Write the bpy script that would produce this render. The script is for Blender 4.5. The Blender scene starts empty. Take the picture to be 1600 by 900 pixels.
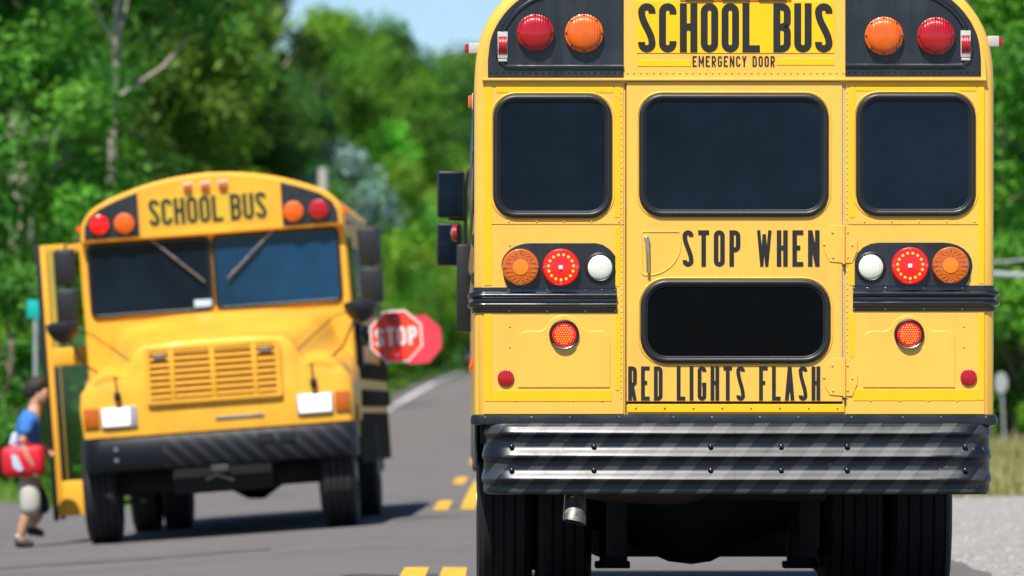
import bpy, bmesh, math, random
import numpy as np
from mathutils import Vector, Matrix

R = math.radians
sc = bpy.context.scene
C = sc.collection

# ------------------------------------------------------------------ camera, sky, sun, exposure
cam_d = bpy.data.cameras.new('camera')
cam = bpy.data.objects.new('camera', cam_d); C.objects.link(cam)
cam.location = (0, 0, 1.0); cam.rotation_euler = (R(90), 0, 0)
cam_d.sensor_width = 36; cam_d.lens = 247.5
cam_d.shift_x = 21 / 1600; cam_d.shift_y = 190 / 1600
cam_d.clip_start = 0.5; cam_d.clip_end = 6000
cam_d.dof.use_dof = True; cam_d.dof.focus_distance = 33.0; cam_d.dof.aperture_fstop = 4.9
sc.camera = cam

SUN_EL, SUN_AZ = 57.0, 199.0
w = bpy.data.worlds.new('World'); sc.world = w; w.use_nodes = True
nt = w.node_tree
bg = nt.nodes['Background']
sky = nt.nodes.new('ShaderNodeTexSky'); sky.sky_type = 'NISHITA'; sky.sun_disc = False
sky.sun_elevation = R(SUN_EL); sky.sun_rotation = R(SUN_AZ); sky.air_density = 0.75; sky.dust_density = 0.0; sky.ozone_density = 6.0
nt.links.new(sky.outputs[0], bg.inputs[0]); bg.inputs[1].default_value = 0.085
sl = bpy.data.lights.new('sun', 'SUN'); sl.energy = 5.0; sl.angle = R(0.5); sl.color = (1, 0.955, 0.89)
so = bpy.data.objects.new('sun', sl); C.objects.link(so)
sd = Vector((math.sin(R(SUN_AZ)) * math.cos(R(SUN_EL)), math.cos(R(SUN_AZ)) * math.cos(R(SUN_EL)), math.sin(R(SUN_EL))))
so.rotation_euler = sd.to_track_quat('Z', 'Y').to_euler(); so.location = (-10, -10, 30)
sc.view_settings.view_transform = 'Standard'; sc.view_settings.look = 'None'
sc.view_settings.exposure = 0.48; sc.view_settings.gamma = 1.0

# ------------------------------------------------------------------ materials
M = {}
def mat(name, col, rough=0.5, metal=0.0, coat=0.0, noise=0.0, nscale=8.0, bump=0.0, bscale=200.0, emit=None, estr=0.0, trans=0.0, rnoise=0.0, spec=0.5):
    m = bpy.data.materials.new(name); m.use_nodes = True
    n = m.node_tree; p = n.nodes['Principled BSDF']
    p.inputs['Base Color'].default_value = (*col, 1); p.inputs['Roughness'].default_value = rough
    p.inputs['Metallic'].default_value = metal; p.inputs['Coat Weight'].default_value = coat; p.inputs['Coat Roughness'].default_value = 0.08
    p.inputs['Specular IOR Level'].default_value = spec
    if trans: p.inputs['Transmission Weight'].default_value = trans
    if emit: p.inputs['Emission Color'].default_value = (*emit, 1); p.inputs['Emission Strength'].default_value = estr
    tc = n.nodes.new('ShaderNodeTexCoord')
    if noise or rnoise:
        t = n.nodes.new('ShaderNodeTexNoise'); t.inputs['Scale'].default_value = nscale; t.inputs['Detail'].default_value = 6; t.inputs['Roughness'].default_value = 0.65
        n.links.new(tc.outputs['Object'], t.inputs['Vector'])
        if noise:
            r = n.nodes.new('ShaderNodeMapRange'); r.inputs[1].default_value = 0.3; r.inputs[2].default_value = 0.7
            r.inputs[3].default_value = 1 - noise; r.inputs[4].default_value = 1 + noise
            n.links.new(t.outputs[0], r.inputs[0])
            v = n.nodes.new('ShaderNodeVectorMath'); v.operation = 'SCALE'; v.inputs[0].default_value = col
            n.links.new(r.outputs[0], v.inputs['Scale']); n.links.new(v.outputs[0], p.inputs['Base Color'])
        if rnoise:
            r2 = n.nodes.new('ShaderNodeMapRange'); r2.inputs[1].default_value = 0.3; r2.inputs[2].default_value = 0.7
            r2.inputs[3].default_value = max(0.02, rough - rnoise); r2.inputs[4].default_value = rough + rnoise
            n.links.new(t.outputs[0], r2.inputs[0]); n.links.new(r2.outputs[0], p.inputs['Roughness'])
    if bump:
        t2 = n.nodes.new('ShaderNodeTexNoise'); t2.inputs['Scale'].default_value = bscale; t2.inputs['Detail'].default_value = 5
        n.links.new(tc.outputs['Object'], t2.inputs['Vector'])
        b = n.nodes.new('ShaderNodeBump'); b.inputs['Strength'].default_value = bump; b.inputs['Distance'].default_value = 0.01
        n.links.new(t2.outputs[0], b.inputs['Height']); n.links.new(b.outputs[0], p.inputs['Normal'])
    M[name] = m; return m

mat('yellow', (0.86, 0.475, 0.06), 0.38, coat=0.35, noise=0.035, nscale=2.2, rnoise=0.1, bump=0.02, bscale=9)
mat('yellow_far', (0.86, 0.42, 0.035), 0.45, coat=0.06, spec=0.3, noise=0.08, nscale=2.0, rnoise=0.1)
mat('tape', (0.90, 0.50, 0.0), 0.45, noise=0.05, nscale=12)
mat('sheet', (0.88, 0.52, 0.0), 0.4, noise=0.04, nscale=14)
mat('sheet_far', (0.62, 0.42, 0.03), 0.4, noise=0.05, nscale=9)
mat('black_paint', (0.011, 0.014, 0.019), 0.38, coat=0.15, noise=0.25, nscale=6, rnoise=0.1)
mat('rail_black', (0.008, 0.009, 0.012), 0.22, spec=1.0, coat=0.0, rnoise=0.08, nscale=5)
mat('letter', (0.013, 0.012, 0.012), 0.5, noise=0.3, nscale=12)
mat('rubber', (0.014, 0.014, 0.015), 0.42, bump=0.05, bscale=60)
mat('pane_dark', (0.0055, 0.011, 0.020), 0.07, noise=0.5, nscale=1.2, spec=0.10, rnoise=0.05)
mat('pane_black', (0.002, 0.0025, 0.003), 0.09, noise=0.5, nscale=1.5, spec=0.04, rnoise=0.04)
mat('pane_sky_reflection', (0.006, 0.040, 0.095), 0.08, spec=0.22, noise=0.3, nscale=1.3)  # sky reflection in the right windscreen pane, put into its base colour
mat('red_lens', (0.40, 0.002, 0.006), 0.30, coat=0.6, noise=0.15, nscale=20)
mat('red_hot', (0.75, 0.006, 0.004), 0.2, coat=0.5, emit=(1, 0.01, 0.005), estr=0.25)
mat('amber_lens', (0.74, 0.115, 0.002), 0.30, coat=0.6, noise=0.15, nscale=25)
mat('amber_dark', (0.50, 0.105, 0.004), 0.22, coat=0.5, noise=0.3, nscale=60)
mat('amber_core', (0.80, 0.21, 0.004), 0.25, coat=0.4)
mat('white_lens', (0.70, 0.74, 0.62), 0.2, coat=0.5, noise=0.06, nscale=30)
mat('led', (0.9, 0.25, 0.02), 0.3, emit=(1, 0.30, 0.03), estr=1.3)
mat('led_core', (0.9, 0.7, 0.7), 0.15, coat=0.8)
mat('chrome', (0.62, 0.60, 0.57), 0.22, metal=1, rnoise=0.1, nscale=20)
mat('steel', (0.33, 0.32, 0.30), 0.42, metal=0.85, noise=0.4, nscale=25, rnoise=0.15)
mat('white_metal', (0.48, 0.46, 0.42), 0.4, noise=0.1, nscale=30)
mat('tyre', (0.005, 0.005, 0.006), 0.75, noise=0.3, nscale=14, bump=0.15, bscale=70)
mat('tyre_far', (0.013, 0.013, 0.014), 0.75, noise=0.3, nscale=8)
mat('chassis', (0.0035, 0.0035, 0.004), 0.75, noise=0.4, nscale=6)
mat('grille_shade', (0.26, 0.075, 0.006), 0.6)  # yellow backing behind the slats, its shade painted in as dark orange
mat('rust', (0.035, 0.022, 0.014), 0.7, noise=0.4, nscale=12)
mat('headlamp', (0.85, 0.85, 0.80), 0.12, coat=0.8, emit=(1, 0.96, 0.85), estr=0.5)
mat('sign_red', (0.82, 0.055, 0.025), 0.4, noise=0.05, nscale=8)
mat('sign_pink', (0.80, 0.06, 0.09), 0.4, noise=0.05, nscale=8)
mat('sign_white', (0.80, 0.79, 0.76), 0.4)
mat('sign_teal', (0.0, 0.42, 0.36), 0.4)
mat('sign_grey', (0.42, 0.43, 0.44), 0.4, metal=0.3, noise=0.15, nscale=10)
mat('wood_grey', (0.24, 0.21, 0.18), 0.85, noise=0.3, nscale=6, bump=0.3, bscale=20)
mat('cable', (0.10, 0.10, 0.10), 0.6)
mat('bark', (0.15, 0.115, 0.085), 0.9, noise=0.4, nscale=5, bump=0.6, bscale=14)
mat('bark_pale', (0.36, 0.31, 0.26), 0.9, noise=0.35, nscale=5, bump=0.6, bscale=14)
mat('skin', (0.50, 0.27, 0.17), 0.5, noise=0.06, nscale=20)
mat('hair', (0.022, 0.013, 0.009), 0.6, noise=0.4, nscale=60, bump=0.6, bscale=160)
mat('shirt_blue', (0.035, 0.17, 0.52), 0.85, noise=0.1, nscale=12, bump=0.3, bscale=40)
mat('shirt_pale', (0.45, 0.58, 0.75), 0.85, noise=0.1, nscale=12)
mat('cloth_navy', (0.012, 0.015, 0.03), 0.85, noise=0.2, nscale=12)
mat('shorts', (0.44, 0.43, 0.38), 0.9, noise=0.1, nscale=9, bump=0.3, bscale=25)
mat('shoe', (0.02, 0.022, 0.024), 0.6)
mat('sock', (0.7, 0.7, 0.68), 0.9)
mat('bag_red', (0.62, 0.008, 0.025), 0.5, noise=0.12, nscale=8, bump=0.3, bscale=18)
mat('car_red', (0.09, 0.012, 0.016), 0.3, coat=0.7)
mat('interior', (0.02, 0.022, 0.025), 0.8)
mat('white_line', (0.62, 0.62, 0.60), 0.8, noise=0.22, nscale=5)
mat('yellow_line', (0.72, 0.40, 0.015), 0.8, noise=0.18, nscale=6)
mat('side_dark', (0.030, 0.030, 0.022), 0.95, spec=0.03, noise=0.3, nscale=4)
mat('tar', (0.018, 0.018, 0.018), 0.6)

def bumper_mat():
    m = mat('bumper_paint', (0.02, 0.022, 0.026), 0.3, coat=0.0, spec=0.5)
    n = m.node_tree; p = n.nodes['Principled BSDF']; tc = n.nodes.new('ShaderNodeTexCoord')
    s = n.nodes.new('ShaderNodeSeparateXYZ'); n.links.new(tc.outputs['Object'], s.inputs[0])
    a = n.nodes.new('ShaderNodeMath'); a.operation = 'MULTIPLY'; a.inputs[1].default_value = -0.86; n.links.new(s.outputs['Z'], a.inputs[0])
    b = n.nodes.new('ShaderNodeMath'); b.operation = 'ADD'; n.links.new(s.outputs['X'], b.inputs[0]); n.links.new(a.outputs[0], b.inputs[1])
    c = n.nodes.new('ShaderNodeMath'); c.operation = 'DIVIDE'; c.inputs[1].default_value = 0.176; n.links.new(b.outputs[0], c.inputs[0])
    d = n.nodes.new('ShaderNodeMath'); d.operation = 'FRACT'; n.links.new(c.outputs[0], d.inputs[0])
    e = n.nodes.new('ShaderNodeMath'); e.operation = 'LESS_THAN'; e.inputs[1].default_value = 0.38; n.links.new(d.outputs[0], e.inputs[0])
    ns = n.nodes.new('ShaderNodeTexNoise'); ns.inputs['Scale'].default_value = 5; ns.inputs['Detail'].default_value = 8; ns.inputs['Roughness'].default_value = 0.7
    n.links.new(tc.outputs['Object'], ns.inputs['Vector'])
    rr = n.nodes.new('ShaderNodeMapRange'); rr.inputs[1].default_value = 0.35; rr.inputs[2].default_value = 0.7; rr.inputs[3].default_value = 0.27; rr.inputs[4].default_value = 0.44
    n.links.new(ns.outputs[0], rr.inputs[0]); n.links.new(rr.outputs[0], p.inputs['Roughness'])
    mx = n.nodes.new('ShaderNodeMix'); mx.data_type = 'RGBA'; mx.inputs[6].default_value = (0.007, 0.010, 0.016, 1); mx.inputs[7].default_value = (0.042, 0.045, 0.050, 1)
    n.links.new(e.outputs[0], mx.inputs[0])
    # chipped paint showing primer
    ch = n.nodes.new('ShaderNodeTexNoise'); ch.inputs['Scale'].default_value = 24; ch.inputs['Detail'].default_value = 4; n.links.new(tc.outputs['Object'], ch.inputs['Vector'])
    cg = n.nodes.new('ShaderNodeMath'); cg.operation = 'GREATER_THAN'; cg.inputs[1].default_value = 0.715; n.links.new(ch.outputs[0], cg.inputs[0])
    m2 = n.nodes.new('ShaderNodeMix'); m2.data_type = 'RGBA'; m2.inputs[7].default_value = (0.22, 0.07, 0.05, 1)
    n.links.new(cg.outputs[0], m2.inputs[0]); n.links.new(mx.outputs[2], m2.inputs[6]); n.links.new(m2.outputs[2], p.inputs['Base Color'])
bumper_mat()
def flutes(name, scale, strength):      # moulded ribs inside the lamp lenses
    n = M[name].node_tree; p = n.nodes['Principled BSDF']; tc = n.nodes.new('ShaderNodeTexCoord')
    wv = n.nodes.new('ShaderNodeTexWave'); wv.inputs['Scale'].default_value = scale; wv.inputs['Distortion'].default_value = 0.6; n.links.new(tc.outputs['Object'], wv.inputs['Vector'])
    b = n.nodes.new('ShaderNodeBump'); b.inputs['Strength'].default_value = strength; b.inputs['Distance'].default_value = 0.004
    n.links.new(wv.outputs['Fac'], b.inputs['Height']); n.links.new(b.outputs[0], p.inputs['Normal'])
flutes('red_lens', 26, .35); flutes('amber_lens', 26, .35); flutes('white_lens', 30, .3)
def weather(name, amount, grime):       # rain streaks and road film on the paint
    n = M[name].node_tree; p = n.nodes['Principled BSDF']; tc = n.nodes.new('ShaderNodeTexCoord')
    mp = n.nodes.new('ShaderNodeMapping'); mp.inputs['Scale'].default_value = (16, 16, 0.9); n.links.new(tc.outputs['Object'], mp.inputs[0])
    t = n.nodes.new('ShaderNodeTexNoise'); t.inputs['Scale'].default_value = 1.0; t.inputs['Detail'].default_value = 7; t.inputs['Roughness'].default_value = .7; n.links.new(mp.outputs[0], t.inputs['Vector'])
    t2 = n.nodes.new('ShaderNodeTexNoise'); t2.inputs['Scale'].default_value = 1.7; t2.inputs['Detail'].default_value = 5; n.links.new(tc.outputs['Object'], t2.inputs['Vector'])
    m1 = n.nodes.new('ShaderNodeMath'); m1.operation = 'MULTIPLY'; n.links.new(t.outputs[0], m1.inputs[0]); n.links.new(t2.outputs[0], m1.inputs[1])
    r = n.nodes.new('ShaderNodeMapRange'); r.inputs[1].default_value = .22; r.inputs[2].default_value = .42; r.inputs[4].default_value = amount; n.links.new(m1.outputs[0], r.inputs[0])
    x = n.nodes.new('ShaderNodeMix'); x.data_type = 'RGBA'; x.inputs[7].default_value = (*grime, 1)
    old = p.inputs['Base Color'].links[0].from_socket; n.links.new(old, x.inputs[6]); n.links.new(r.outputs[0], x.inputs[0]); n.links.new(x.outputs[2], p.inputs['Base Color'])
weather('yellow', .30, (0.52, 0.30, 0.08)); weather('yellow_far', .45, (0.50, 0.25, 0.04)); weather('tape', .25, (0.6, 0.36, 0.03))
weather('black_paint', .5, (0.05, 0.05, 0.05))
def chipped(name, under, thr):
    n = M[name].node_tree; p = n.nodes['Principled BSDF']; tc = n.nodes.new('ShaderNodeTexCoord')
    t = n.nodes.new('ShaderNodeTexNoise'); t.inputs['Scale'].default_value = 9; t.inputs['Detail'].default_value = 8; t.inputs['Roughness'].default_value = .75; n.links.new(tc.outputs['Object'], t.inputs['Vector'])
    r = n.nodes.new('ShaderNodeMapRange'); r.inputs[1].default_value = thr; r.inputs[2].default_value = thr + .06; n.links.new(t.outputs[0], r.inputs[0])
    x = n.nodes.new('ShaderNodeMix'); x.data_type = 'RGBA'; x.inputs[7].default_value = (*under, 1)
    old = p.inputs['Base Color'].links[0].from_socket; n.links.new(old, x.inputs[6]); n.links.new(r.outputs[0], x.inputs[0]); n.links.new(x.outputs[2], p.inputs['Base Color'])
chipped('yellow_line', (.14, .128, .12), .56); chipped('white_line', (.14, .13, .125), .58)

def ground_mat(name, c1, c2, c3, s1, s2, rough=0.9, bump=0.4, bs=40):
    m = bpy.data.materials.new(name); m.use_nodes = True; n = m.node_tree; p = n.nodes['Principled BSDF']; p.inputs['Roughness'].default_value = rough
    p.inputs['Specular IOR Level'].default_value = 0.25
    tc = n.nodes.new('ShaderNodeTexCoord')
    def nz(s, d=6):
        t = n.nodes.new('ShaderNodeTexNoise'); t.inputs['Scale'].default_value = s; t.inputs['Detail'].default_value = d; t.inputs['Roughness'].default_value = 0.65
        n.links.new(tc.outputs['Object'], t.inputs['Vector']); return t
    a = nz(s1); b = nz(s2, 3)
    r1 = n.nodes.new('ShaderNodeMapRange'); r1.inputs[1].default_value = 0.38; r1.inputs[2].default_value = 0.62; n.links.new(a.outputs[0], r1.inputs[0])
    r2 = n.nodes.new('ShaderNodeMapRange'); r2.inputs[1].default_value = 0.35; r2.inputs[2].default_value = 0.68; n.links.new(b.outputs[0], r2.inputs[0])
    x = n.nodes.new('ShaderNodeMix'); x.data_type = 'RGBA'; x.inputs[6].default_value = (*c1, 1); x.inputs[7].default_value = (*c2, 1); n.links.new(r1.outputs[0], x.inputs[0])
    y = n.nodes.new('ShaderNodeMix'); y.data_type = 'RGBA'; y.inputs[7].default_value = (*c3, 1); n.links.new(x.outputs[2], y.inputs[6]); n.links.new(r2.outputs[0], y.inputs[0])
    n.links.new(y.outputs[2], p.inputs['Base Color'])
    k = nz(bs, 4); bp = n.nodes.new('ShaderNodeBump'); bp.inputs['Strength'].default_value = bump; bp.inputs['Distance'].default_value = 0.02
    n.links.new(k.outputs[0], bp.inputs['Height']); n.links.new(bp.outputs[0], p.inputs['Normal']); M[name] = m
ground_mat('asphalt', (0.168, 0.153, 0.147), (0.212, 0.193, 0.182), (0.120, 0.111, 0.109), 0.45, 38, bump=0.9, bs=50)
ground_mat('gravel', (0.35, 0.335, 0.31), (0.43, 0.41, 0.375), (0.20, 0.19, 0.18), 1.2, 14, bump=0.9, bs=22)
ground_mat('ground', (0.085, 0.150, 0.022), (0.14, 0.155, 0.035), (0.055, 0.11, 0.014), 0.25, 3, bump=0.8, bs=9)
ground_mat('path', (0.27, 0.25, 0.23), (0.32, 0.30, 0.27), (0.22, 0.2, 0.18), 1, 10)

def leaf_mat(name, col, tr=0.4):
    m = bpy.data.materials.new(name); m.use_nodes = True; n = m.node_tree
    p = n.nodes['Principled BSDF']; p.inputs['Roughness'].default_value = 0.55; p.inputs['Specular IOR Level'].default_value = 0.3
    at = n.nodes.new('ShaderNodeAttribute'); at.attribute_name = 'tint'
    oi = n.nodes.new('ShaderNodeObjectInfo')
    r = n.nodes.new('ShaderNodeMapRange'); r.inputs[3].default_value = 0.8; r.inputs[4].default_value = 1.25; n.links.new(oi.outputs['Random'], r.inputs[0])
    v = n.nodes.new('ShaderNodeVectorMath'); v.operation = 'MULTIPLY'; v.inputs[0].default_value = col; n.links.new(at.outputs['Color'], v.inputs[1])
    v2 = n.nodes.new('ShaderNodeVectorMath'); v2.operation = 'SCALE'; n.links.new(v.outputs[0], v2.inputs[0]); n.links.new(r.outputs[0], v2.inputs['Scale'])
    # each tree leans a little to olive or to blue-green
    wn = n.nodes.new('ShaderNodeTexWhiteNoise'); wn.noise_dimensions = '1D'; n.links.new(oi.outputs['Random'], wn.inputs['W'])
    hm = n.nodes.new('ShaderNodeMix'); hm.data_type = 'VECTOR'; hm.inputs[4].default_value = (.72, .96, 1.5); hm.inputs[5].default_value = (1.45, 1.05, .75); n.links.new(wn.outputs['Value'], hm.inputs[0])
    v4 = n.nodes.new('ShaderNodeVectorMath'); v4.operation = 'MULTIPLY'; n.links.new(v2.outputs[0], v4.inputs[0]); n.links.new(hm.outputs[1], v4.inputs[1]); v2 = v4
    n.links.new(v2.outputs[0], p.inputs['Base Color'])
    t = n.nodes.new('ShaderNodeBsdfTranslucent')
    v3 = n.nodes.new('ShaderNodeVectorMath'); v3.operation = 'MULTIPLY'; v3.inputs[1].default_value = (1.3, 1.5, 0.6); n.links.new(v2.outputs[0], v3.inputs[0]); n.links.new(v3.outputs[0], t.inputs[0])
    x = n.nodes.new('ShaderNodeMixShader'); x.inputs[0].default_value = tr
    n.links.new(p.outputs[0], x.inputs[1]); n.links.new(t.outputs[0], x.inputs[2]); n.links.new(x.outputs[0], n.nodes['Material Output'].inputs[0]); M[name] = m
leaf_mat('leaf_mid', (0.092, 0.232, 0.022), .45)
leaf_mat('leaf_bright', (0.165, 0.37, 0.028), .45)
leaf_mat('leaf_dark', (0.062, 0.155, 0.024), .42)
leaf_mat('leaf_silver', (0.26, 0.34, 0.23), 0.25)
leaf_mat('grass_green', (0.13, 0.24, 0.022), 0.3)
leaf_mat('grass_dry', (0.36, 0.30, 0.10), 0.3)

def glass_mat():
    m = bpy.data.materials.new('clear_glass'); m.use_nodes = True; n = m.node_tree
    g = n.nodes.new('ShaderNodeBsdfGlossy'); g.inputs['Roughness'].default_value = 0.03
    t = n.nodes.new('ShaderNodeBsdfTransparent'); t.inputs[0].default_value = (0.72, 0.86, 0.76, 1)
    f = n.nodes.new('ShaderNodeFresnel'); f.inputs[0].default_value = 1.45
    x = n.nodes.new('ShaderNodeMixShader'); n.links.new(f.outputs[0], x.inputs[0]); n.links.new(t.outputs[0], x.inputs[1]); n.links.new(g.outputs[0], x.inputs[2])
    n.links.new(x.outputs[0], n.nodes['Material Output'].inputs[0]); M['clear_glass'] = m
glass_mat()

# ------------------------------------------------------------------ mesh helpers
class G:
    def __init__(s): s.v = []; s.f = []; s.sm = 40
    def add(s, vs, fs):
        o = len(s.v); s.v += [tuple(p) for p in vs]; s.f += [tuple(i + o for i in f) for f in fs]; return s
    def box(s, x0, x1, y0, y1, z0, z1, b=0.0):
        if x0 > x1: x0, x1 = x1, x0
        if y0 > y1: y0, y1 = y1, y0
        if z0 > z1: z0, z1 = z1, z0
        b = min(b, (x1 - x0) * .45, (y1 - y0) * .45, (z1 - z0) * .45)
        if b <= 0:
            return s.add([(x, y, z) for x in (x0, x1) for y in (y0, y1) for z in (z0, z1)],
                         [(0, 1, 3, 2), (4, 6, 7, 5), (0, 4, 5, 1), (2, 3, 7, 6), (0, 2, 6, 4), (1, 5, 7, 3)])
        bm = bmesh.new(); bmesh.ops.create_cube(bm, size=1)
        bmesh.ops.scale(bm, vec=(x1 - x0, y1 - y0, z1 - z0), verts=bm.verts)
        bmesh.ops.translate(bm, vec=((x0 + x1) / 2, (y0 + y1) / 2, (z0 + z1) / 2), verts=bm.verts)
        bmesh.ops.bevel(bm, geom=bm.edges[:], offset=b, segments=2, affect='EDGES', profile=0.5)
        bm.verts.index_update()
        s.add([v.co[:] for v in bm.verts], [[v.index for v in f.verts] for f in bm.faces]); bm.free(); return s
    def loft(s, rings, close=True, cap0=True, cap1=True):
        n = len(rings[0]); o = len(s.v)
        for r in rings: s.v += [tuple(p) for p in r]
        for i in range(len(rings) - 1):
            for j in range(n if close else n - 1):
                k = (j + 1) % n
                s.f.append((o + i * n + j, o + i * n + k, o + (i + 1) * n + k, o + (i + 1) * n + j))
        if cap0: s.f.append(tuple(o + j for j in range(n)))
        if cap1: s.f.append(tuple(o + (len(rings) - 1) * n + j for j in range(n)))
        return s
    def plate(s, loop, yf, yb, b=0.0):
        """flat part in the x-z plane, front at y=yf (towards -y), back at yb"""
        s.sm = min(s.sm, 15)
        if b <= 0: return s.loft([[(x, yf, z) for x, z in loop], [(x, yb, z) for x, z in loop]])
        ins = offset(loop, -b); ins2 = offset(loop, -b * .3)
        return s.loft([[(x, yf, z) for x, z in ins], [(x, yf + b * .3, z) for x, z in ins2], [(x, yf + b, z) for x, z in loop], [(x, yb, z) for x, z in loop]])
    def lathe(s, prof, c, axis='y', n=28, cap=True):
        """prof: (radius, along) pairs"""
        rings = []
        for r, a in prof:
            ring = []
            for i in range(n):
                t = 2 * math.pi * i / n; p, q = r * math.cos(t), r * math.sin(t)
                ring.append({'y': (c[0] + p, c[1] + a, c[2] + q), 'x': (c[0] + a, c[1] + p, c[2] + q), 'z': (c[0] + p, c[1] + q, c[2] + a)}[axis])
            rings.append(ring)
        return s.loft(rings, True, cap, cap)
    def tube(s, pts, r, n=8, closed=False, flat=1.0):
        s.sm = 65
        pts = [Vector(p) for p in pts]; m = len(pts); rad = r if hasattr(r, '__len__') else [r] * m
        rings = []; up = None
        for i, p in enumerate(pts):
            a = pts[i - 1] if (i > 0 or closed) else p; b = pts[(i + 1) % m] if (i < m - 1 or closed) else p
            t = (b - a).normalized()
            if up is None: up = Vector((0, 1, 0)) if abs(t.y) < 0.9 else Vector((1, 0, 0))
            n1 = up - t * up.dot(t)
            if n1.length < 1e-4: n1 = t.orthogonal()
            n1.normalize(); n2 = t.cross(n1); up = n1
            rings.append([p + n1 * (math.cos(2 * math.pi * k / n) * rad[i] * flat) + n2 * (math.sin(2 * math.pi * k / n) * rad[i]) for k in range(n)])
        if closed: rings.append(rings[0])
        return s.loft(rings, True, not closed, not closed)
    def build(s, name, m, parent=None, smooth=None, loc=None):
        if smooth is None: smooth = s.sm
        me = bpy.data.meshes.new(name); me.from_pydata(s.v, [], s.f)
        bm = bmesh.new(); bm.from_mesh(me); bmesh.ops.recalc_face_normals(bm, faces=bm.faces); bm.to_mesh(me); bm.free()
        if smooth: me.shade_smooth(); me.set_sharp_from_angle(angle=R(smooth))
        me.materials.append(M[m])
        o = bpy.data.objects.new(name, me); C.objects.link(o)
        if parent: o.parent = parent
        if loc: o.location = loc
        return o

def offset(loop, d):
    n = len(loop); A = sum(loop[i][0] * loop[(i + 1) % n][1] - loop[(i + 1) % n][0] * loop[i][1] for i in range(n))
    sgn = 1 if A > 0 else -1; out = []
    for i in range(n):
        p0, p, p1 = Vector(loop[i - 1]), Vector(loop[i]), Vector(loop[(i + 1) % n])
        a = (p - p0); b = (p1 - p)
        a = a.normalized() if a.length > 1e-9 else b.normalized(); b = b.normalized() if b.length > 1e-9 else a
        na = Vector((a.y, -a.x)) * sgn; nb = Vector((b.y, -b.x)) * sgn
        m = na + nb; m = m.normalized() if m.length > 1e-6 else na
        k = d / max(0.45, m.dot(na)); out.append((p.x + m.x * k, p.y + m.y * k))
    return out

def rrect(x0, x1, z0, z1, r, n=7):
    if x0 > x1: x0, x1 = x1, x0
    if z0 > z1: z0, z1 = z1, z0
    rs = r if hasattr(r, '__len__') else (r,) * 4      # bl, br, tr, tl
    out = []
    for (cx, cz, a0, rr) in ((x0, z0, 180, rs[0]), (x1, z0, 270, rs[1]), (x1, z1, 0, rs[2]), (x0, z1, 90, rs[3])):
        sx = 1 if cx == x0 else -1; sz = 1 if cz == z0 else -1
        if rr <= 0: out.append((cx, cz)); continue
        for i in range(n + 1):
            t = R(a0 + 90 * i / n); out.append((cx + sx * rr + rr * math.cos(t), cz + sz * rr + rr * math.sin(t)))
    return out

def spline(pts, n=8):
    pts = [Vector(p) for p in pts]; out = []
    for i in range(len(pts) - 1):
        p0, p1, p2, p3 = pts[max(i - 1, 0)], pts[i], pts[i + 1], pts[min(i + 2, len(pts) - 1)]
        for k in range(n):
            t = k / n
            out.append(tuple(0.5 * ((2 * p1) + (p2 - p0) * t + (2 * p0 - 5 * p1 + 4 * p2 - p3) * t * t + (3 * p1 - p0 - 3 * p2 + p3) * t ** 3)))
    out.append(tuple(pts[-1])); return out

def tag(o, label=None, cat=None, group=None, kind=None):
    if label: o['label'] = label
    if cat: o['category'] = cat
    if group: o['group'] = group
    if kind: o['kind'] = kind
    return o
def empty(name, loc, label, cat, group=None):
    o = bpy.data.objects.new(name, None); C.objects.link(o); o.location = loc; o.empty_display_size = 0.2
    return tag(o, label, cat, group)
def copy_part(o, loc, parent=None):
    c = o.copy(); C.objects.link(c); c.location = loc
    if parent: c.parent = parent
    return c
def copy_tree(o, parent=None):
    c = o.copy(); C.objects.link(c)
    if parent: c.parent = parent
    for ch in list(o.children): copy_tree(ch, c)
    return c

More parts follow.
